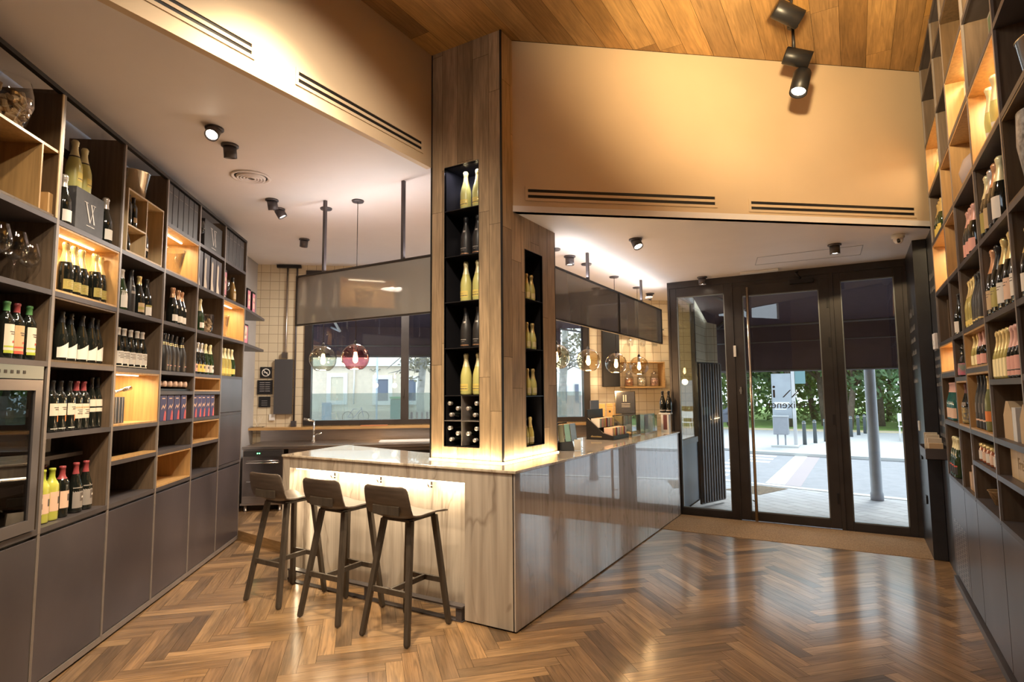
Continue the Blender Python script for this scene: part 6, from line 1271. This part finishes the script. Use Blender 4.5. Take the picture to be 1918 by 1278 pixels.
bm = B(); vs = [bm.verts.new(p) for p in ((1.58, 8.02, 3.22), (1.58, 9.9, 2.62), (1.58, 9.9, 1.905), (1.58, 8.02, 2.2))]; bm.faces.new(vs); r_ = bmesh.ops.extrude_face_region(bm, geom=bm.faces[:]); bmesh.ops.translate(bm, verts=[v for v in r_['geom'] if isinstance(v, bmesh.types.BMVert)], vec=(.01, 0, 0)); obj('side_flap', bm, M_AWN, aw)
bm = B(); box(bm, -2.2, 9, 7.78, 8.0, 3.1, 7); box(bm, .66, 9, 7.78, 8.0, 0, 3.1); struct('wall_facade', bm, mat('dark_render', (.10, .095, .10), .8))
bm = B(); a = Vector((-2.06, 9.75, 0)); poly(bm, [(-2.2, 7.8), (-2.2, 9.6), (-8.5, 4.7), (-8.5, 3.5), (-2.9, 7.8)], 3.60, 7); 
struct('wall_facade_side', bm, MATS['dark_render'])
# folded security gate beside the left pane
gt = thing('folded_gate', 'dark folded security gate with vertical bars outside the left pane', 'gate', place(FW, -1.93, 8.35, 0, 70)); bm = B(); box(bm, 0, .60, -.03, .0, .03, 2.0); obj('gate_sheet', bm, M_BLACK, gt)
for k in range(9): bm = B(); box(bm, .03+k*.065, .055+k*.065, -.055, -.03, .05, 1.98); obj('bar', bm, M_STEEL, gt)
# window-side awning, buildings across that street
aw = thing('awning', 'dark plum awning outside the long window behind the bar', 'awning', FT)
bm = B(); vs = [bm.verts.new(p) for p in ((-2.4, .14, 3.45), (2.85, .14, 3.45), (2.85, 1.5, 2.75), (-2.4, 1.5, 2.75))]; f = bm.faces.new(vs); r_ = bmesh.ops.extrude_face_region(bm, geom=[f]); bmesh.ops.translate(bm, verts=[v for v in r_['geom'] if isinstance(v, bmesh.types.BMVert)], vec=(0, 0, .012)); obj('awning_cloth', bm, M_AWN, aw)
bm = B(); box(bm, -2.4, 2.35, 1.5, 1.512, 2.245, 2.76); obj('front_flap', bm, M_AWN, aw); bm = B(); tube(bm, [(-2.4, 1.5, 2.24), (2.35, 1.5, 2.24)], .02, 8); tube(bm, [(-2.4, 1.49, 2.42), (2.35, 1.49, 2.42)], .012, 8); obj('front_bar', bm, M_STEEL, aw)
for x in (-1.75, 2.3):
    bm = B(); tube(bm, [(x, .2, 3.2), (x+.30, .75, 2.6), (x+.05, 1.48, 2.74)], .02, 8); obj('folding_arm', bm, mat('pale_arm', (.55, .55, .58), .4), aw)
T0 = 13.2   # facade plane: 22 m from the camera along LD
bd = thing('building', 'long cream two-storey building across the side street', 'building', FT)
M_CRM = mat('cream_render', (.80, .68, .54), .85, noise=.08); M_STN = mat('pale_stone', (.82, .78, .72), .8)
bm = B(); box(bm, -12, 1.6, T0, T0+.3, -.3, 2.95); obj('wall', bm, M_CRM, bd)
bm = B(); box(bm, -12, 1.6, T0-.12, T0, 2.60, 2.86); obj('cornice', bm, M_STN, bd)
bm = B(); box(bm, -12, 1.6, T0-.04, T0, -.3, .95); obj('base_course', bm, mat('warm_plinth', (.62, .50, .40), .85), bd)
for i, (x0, x1, z0, z1, k) in enumerate(((-3.62, -3.18, 1.34, 2.20, 1), (-1.98, -1.56, 1.31, 2.11, 0), (-.90, -.55, 1.31, 2.08, 0), (-6.2, -5.7, 1.3, 2.15, 1), (.45, .85, 1.31, 2.08, 0))):
    bm = B(); o_ = .15; box(bm, x0-o_, x0, T0-.05, T0+.01, z0-.15, z1+o_); box(bm, x1, x1+o_, T0-.05, T0+.01, z0-.15, z1+o_); box(bm, x0, x1, T0-.05, T0+.01, z1, z1+o_); box(bm, x0, x1, T0-.05, T0+.01, z0-.15, z0); wf = obj('window_surround', bm, M_STN, bd)
    bm = B(); box(bm, x0, x1, T0-.02, T0-.005, z0, z1); obj('shutter' if k else 'pane', bm, mat('cream_shutter', (.70, .62, .48), .7) if k else mat('far_pane', (.16, .18, .24), .3), wf)
bm = B(); box(bm, -3.92, -3.58, T0-.06, T0, -.3, 1.27); obj('door', bm, mat('blue_grey_door', (.30, .36, .44), .6), bd)
bm = B(); tube(bm, [(-2.78, T0-.08, 2.9), (-2.80, T0-.08, 1.2)], .035, 6); obj('drain_pipe', bm, M_STN, bd)
wg = B(); rr = random.Random(6)
tube(wg, [(-2.24+.05*k, T0-.052, 2.45+.05*math.sin(k*1.9)) for k in range(9)], .012, 5); obj('graffiti', wg, mat('graffiti_ink', (.18, .2, .16), .8), bd)
b2 = thing('building', 'white building with narrow windows seen right of the column', 'building', FT)
bm = B(); box(bm, 2.6, 7.4, T0, T0+.3, -.3, 2.45); obj('wall', bm, M_STN, b2); bm = B(); box(bm, 2.6, 7.4, T0-.04, T0, -.3, 1.45); obj('base_course', bm, mat('brick_tone', (.55, .42, .38), .85), b2)
for x0 in (5.08, 5.55, 6.6): bm = B(); box(bm, x0, x0+.14, T0-.06, T0-.03, 1.16, 1.88); obj('window', bm, MATS['far_pane'], b2)
for i, (x, k) in enumerate(((-4.15, 1), (-1.83, 0))):
    t = thing('street_pole', ('thick pale street pole', 'thin pale street pole')[1-k]+' on the side street pavement', 'pole', place(FT, x, T0-1.6, -.03)); bm = B(); tube(bm, [(0, 0, 0), (0, 0, 4)], .10 if k else .035, 10); obj('pole', bm, mat('pale_blue_paint', (.50, .58, .66), .5), t)
t = thing('waste_container', 'green and teal waste container on the side street', 'container', place(FT, -1.12, T0-1.2, -.03)); bm = B(); box(bm, -.26, .30, -.3, .3, .06, 1.42); obj('container_body', bm, mat('teal_plastic', (.06, .20, .17), .5), t, bevel=.03); bm = B(); box(bm, -.28, .32, -.32, .32, 1.43, 1.50); obj('lid', bm, mat('green_plastic', (.08, .34, .14), .5), t)
t = thing('bicycle', 'bicycle leaning on the far side street pavement', 'bicycle', place(FT, -2.55, T0-1.4, .25, 20) @ Matrix.Scale(.6, 4))
for x in (-.45, .45): bm = B(); lathe(bm, [(.29, -.015), (.32, 0), (.29, .015), (.29, -.015)], 24, mx=Matrix.Translation((x, 0, .9)) @ Matrix.Rotation(R(90), 4, 'X')); obj('wheel', bm, M_BLACK, t)
bm = B(); tube(bm, [(-.45, 0, .9), (-.1, 0, .88), (.32, 0, 1.35), (-.15, 0, 1.35), (-.45, 0, .9)], .018, 6); tube(bm, [(.45, 0, .9), (.30, 0, 1.45)], .018, 6); obj('cycle_frame', bm, mat('blue_cycle', (.12, .14, .30), .4), t)
for i in range(5):
    t = thing('bollard', 'dark bollard on the side street near the tree, '+ords(5)[i], 'bollard', place(FT, -.74+i*.16, T0-3.6, -.03), 'side street bollards'); bm = B(); lathe(bm, [(0, 0), (.035, 0), (.035, 1.02), (0, 1.04)], 8); obj('bollard_post', bm, mat('rust_dark', (.12, .06, .07), .6), t)
for i, (x, y) in enumerate(((-.30, T0-2.2), (4.4, T0-3.0))):
    t = thing('plane_tree', ('pale-trunked street tree beside the bollards', 'pale-trunked street tree right of the column')[i], 'tree', place(FT, x, y, -.03)); bm = B(); tube(bm, [(0, 0, 0), (-.05, 0, 1.5), (.08, 0, 3.0), (.1, 0, 4.2)], [.16, .13, .12, .06], 10)
    rr = random.Random(i+20)
    for k in range(16):
        a = rr.random()*6.28; z0 = 2.2+rr.random()*1.2; q = .7+rr.random()*.8; tube(bm, [(.03, 0, z0), (q*.5*math.cos(a), q*.5*math.sin(a), z0+.3*rr.uniform(-1, 1)), (q*math.cos(a), q*math.sin(a), z0+.6*rr.uniform(-1, 1))], [.035, .022, .008], 5)
    obj('trunk', bm, PBARK, t)
    me, _b = leafcloud(90+i, 1.3, 700, mat('sparse_leaf', (.20, .18, .12), .7), 3.2, 'foliage', .09); obj('foliage', None, None, t, me=me)
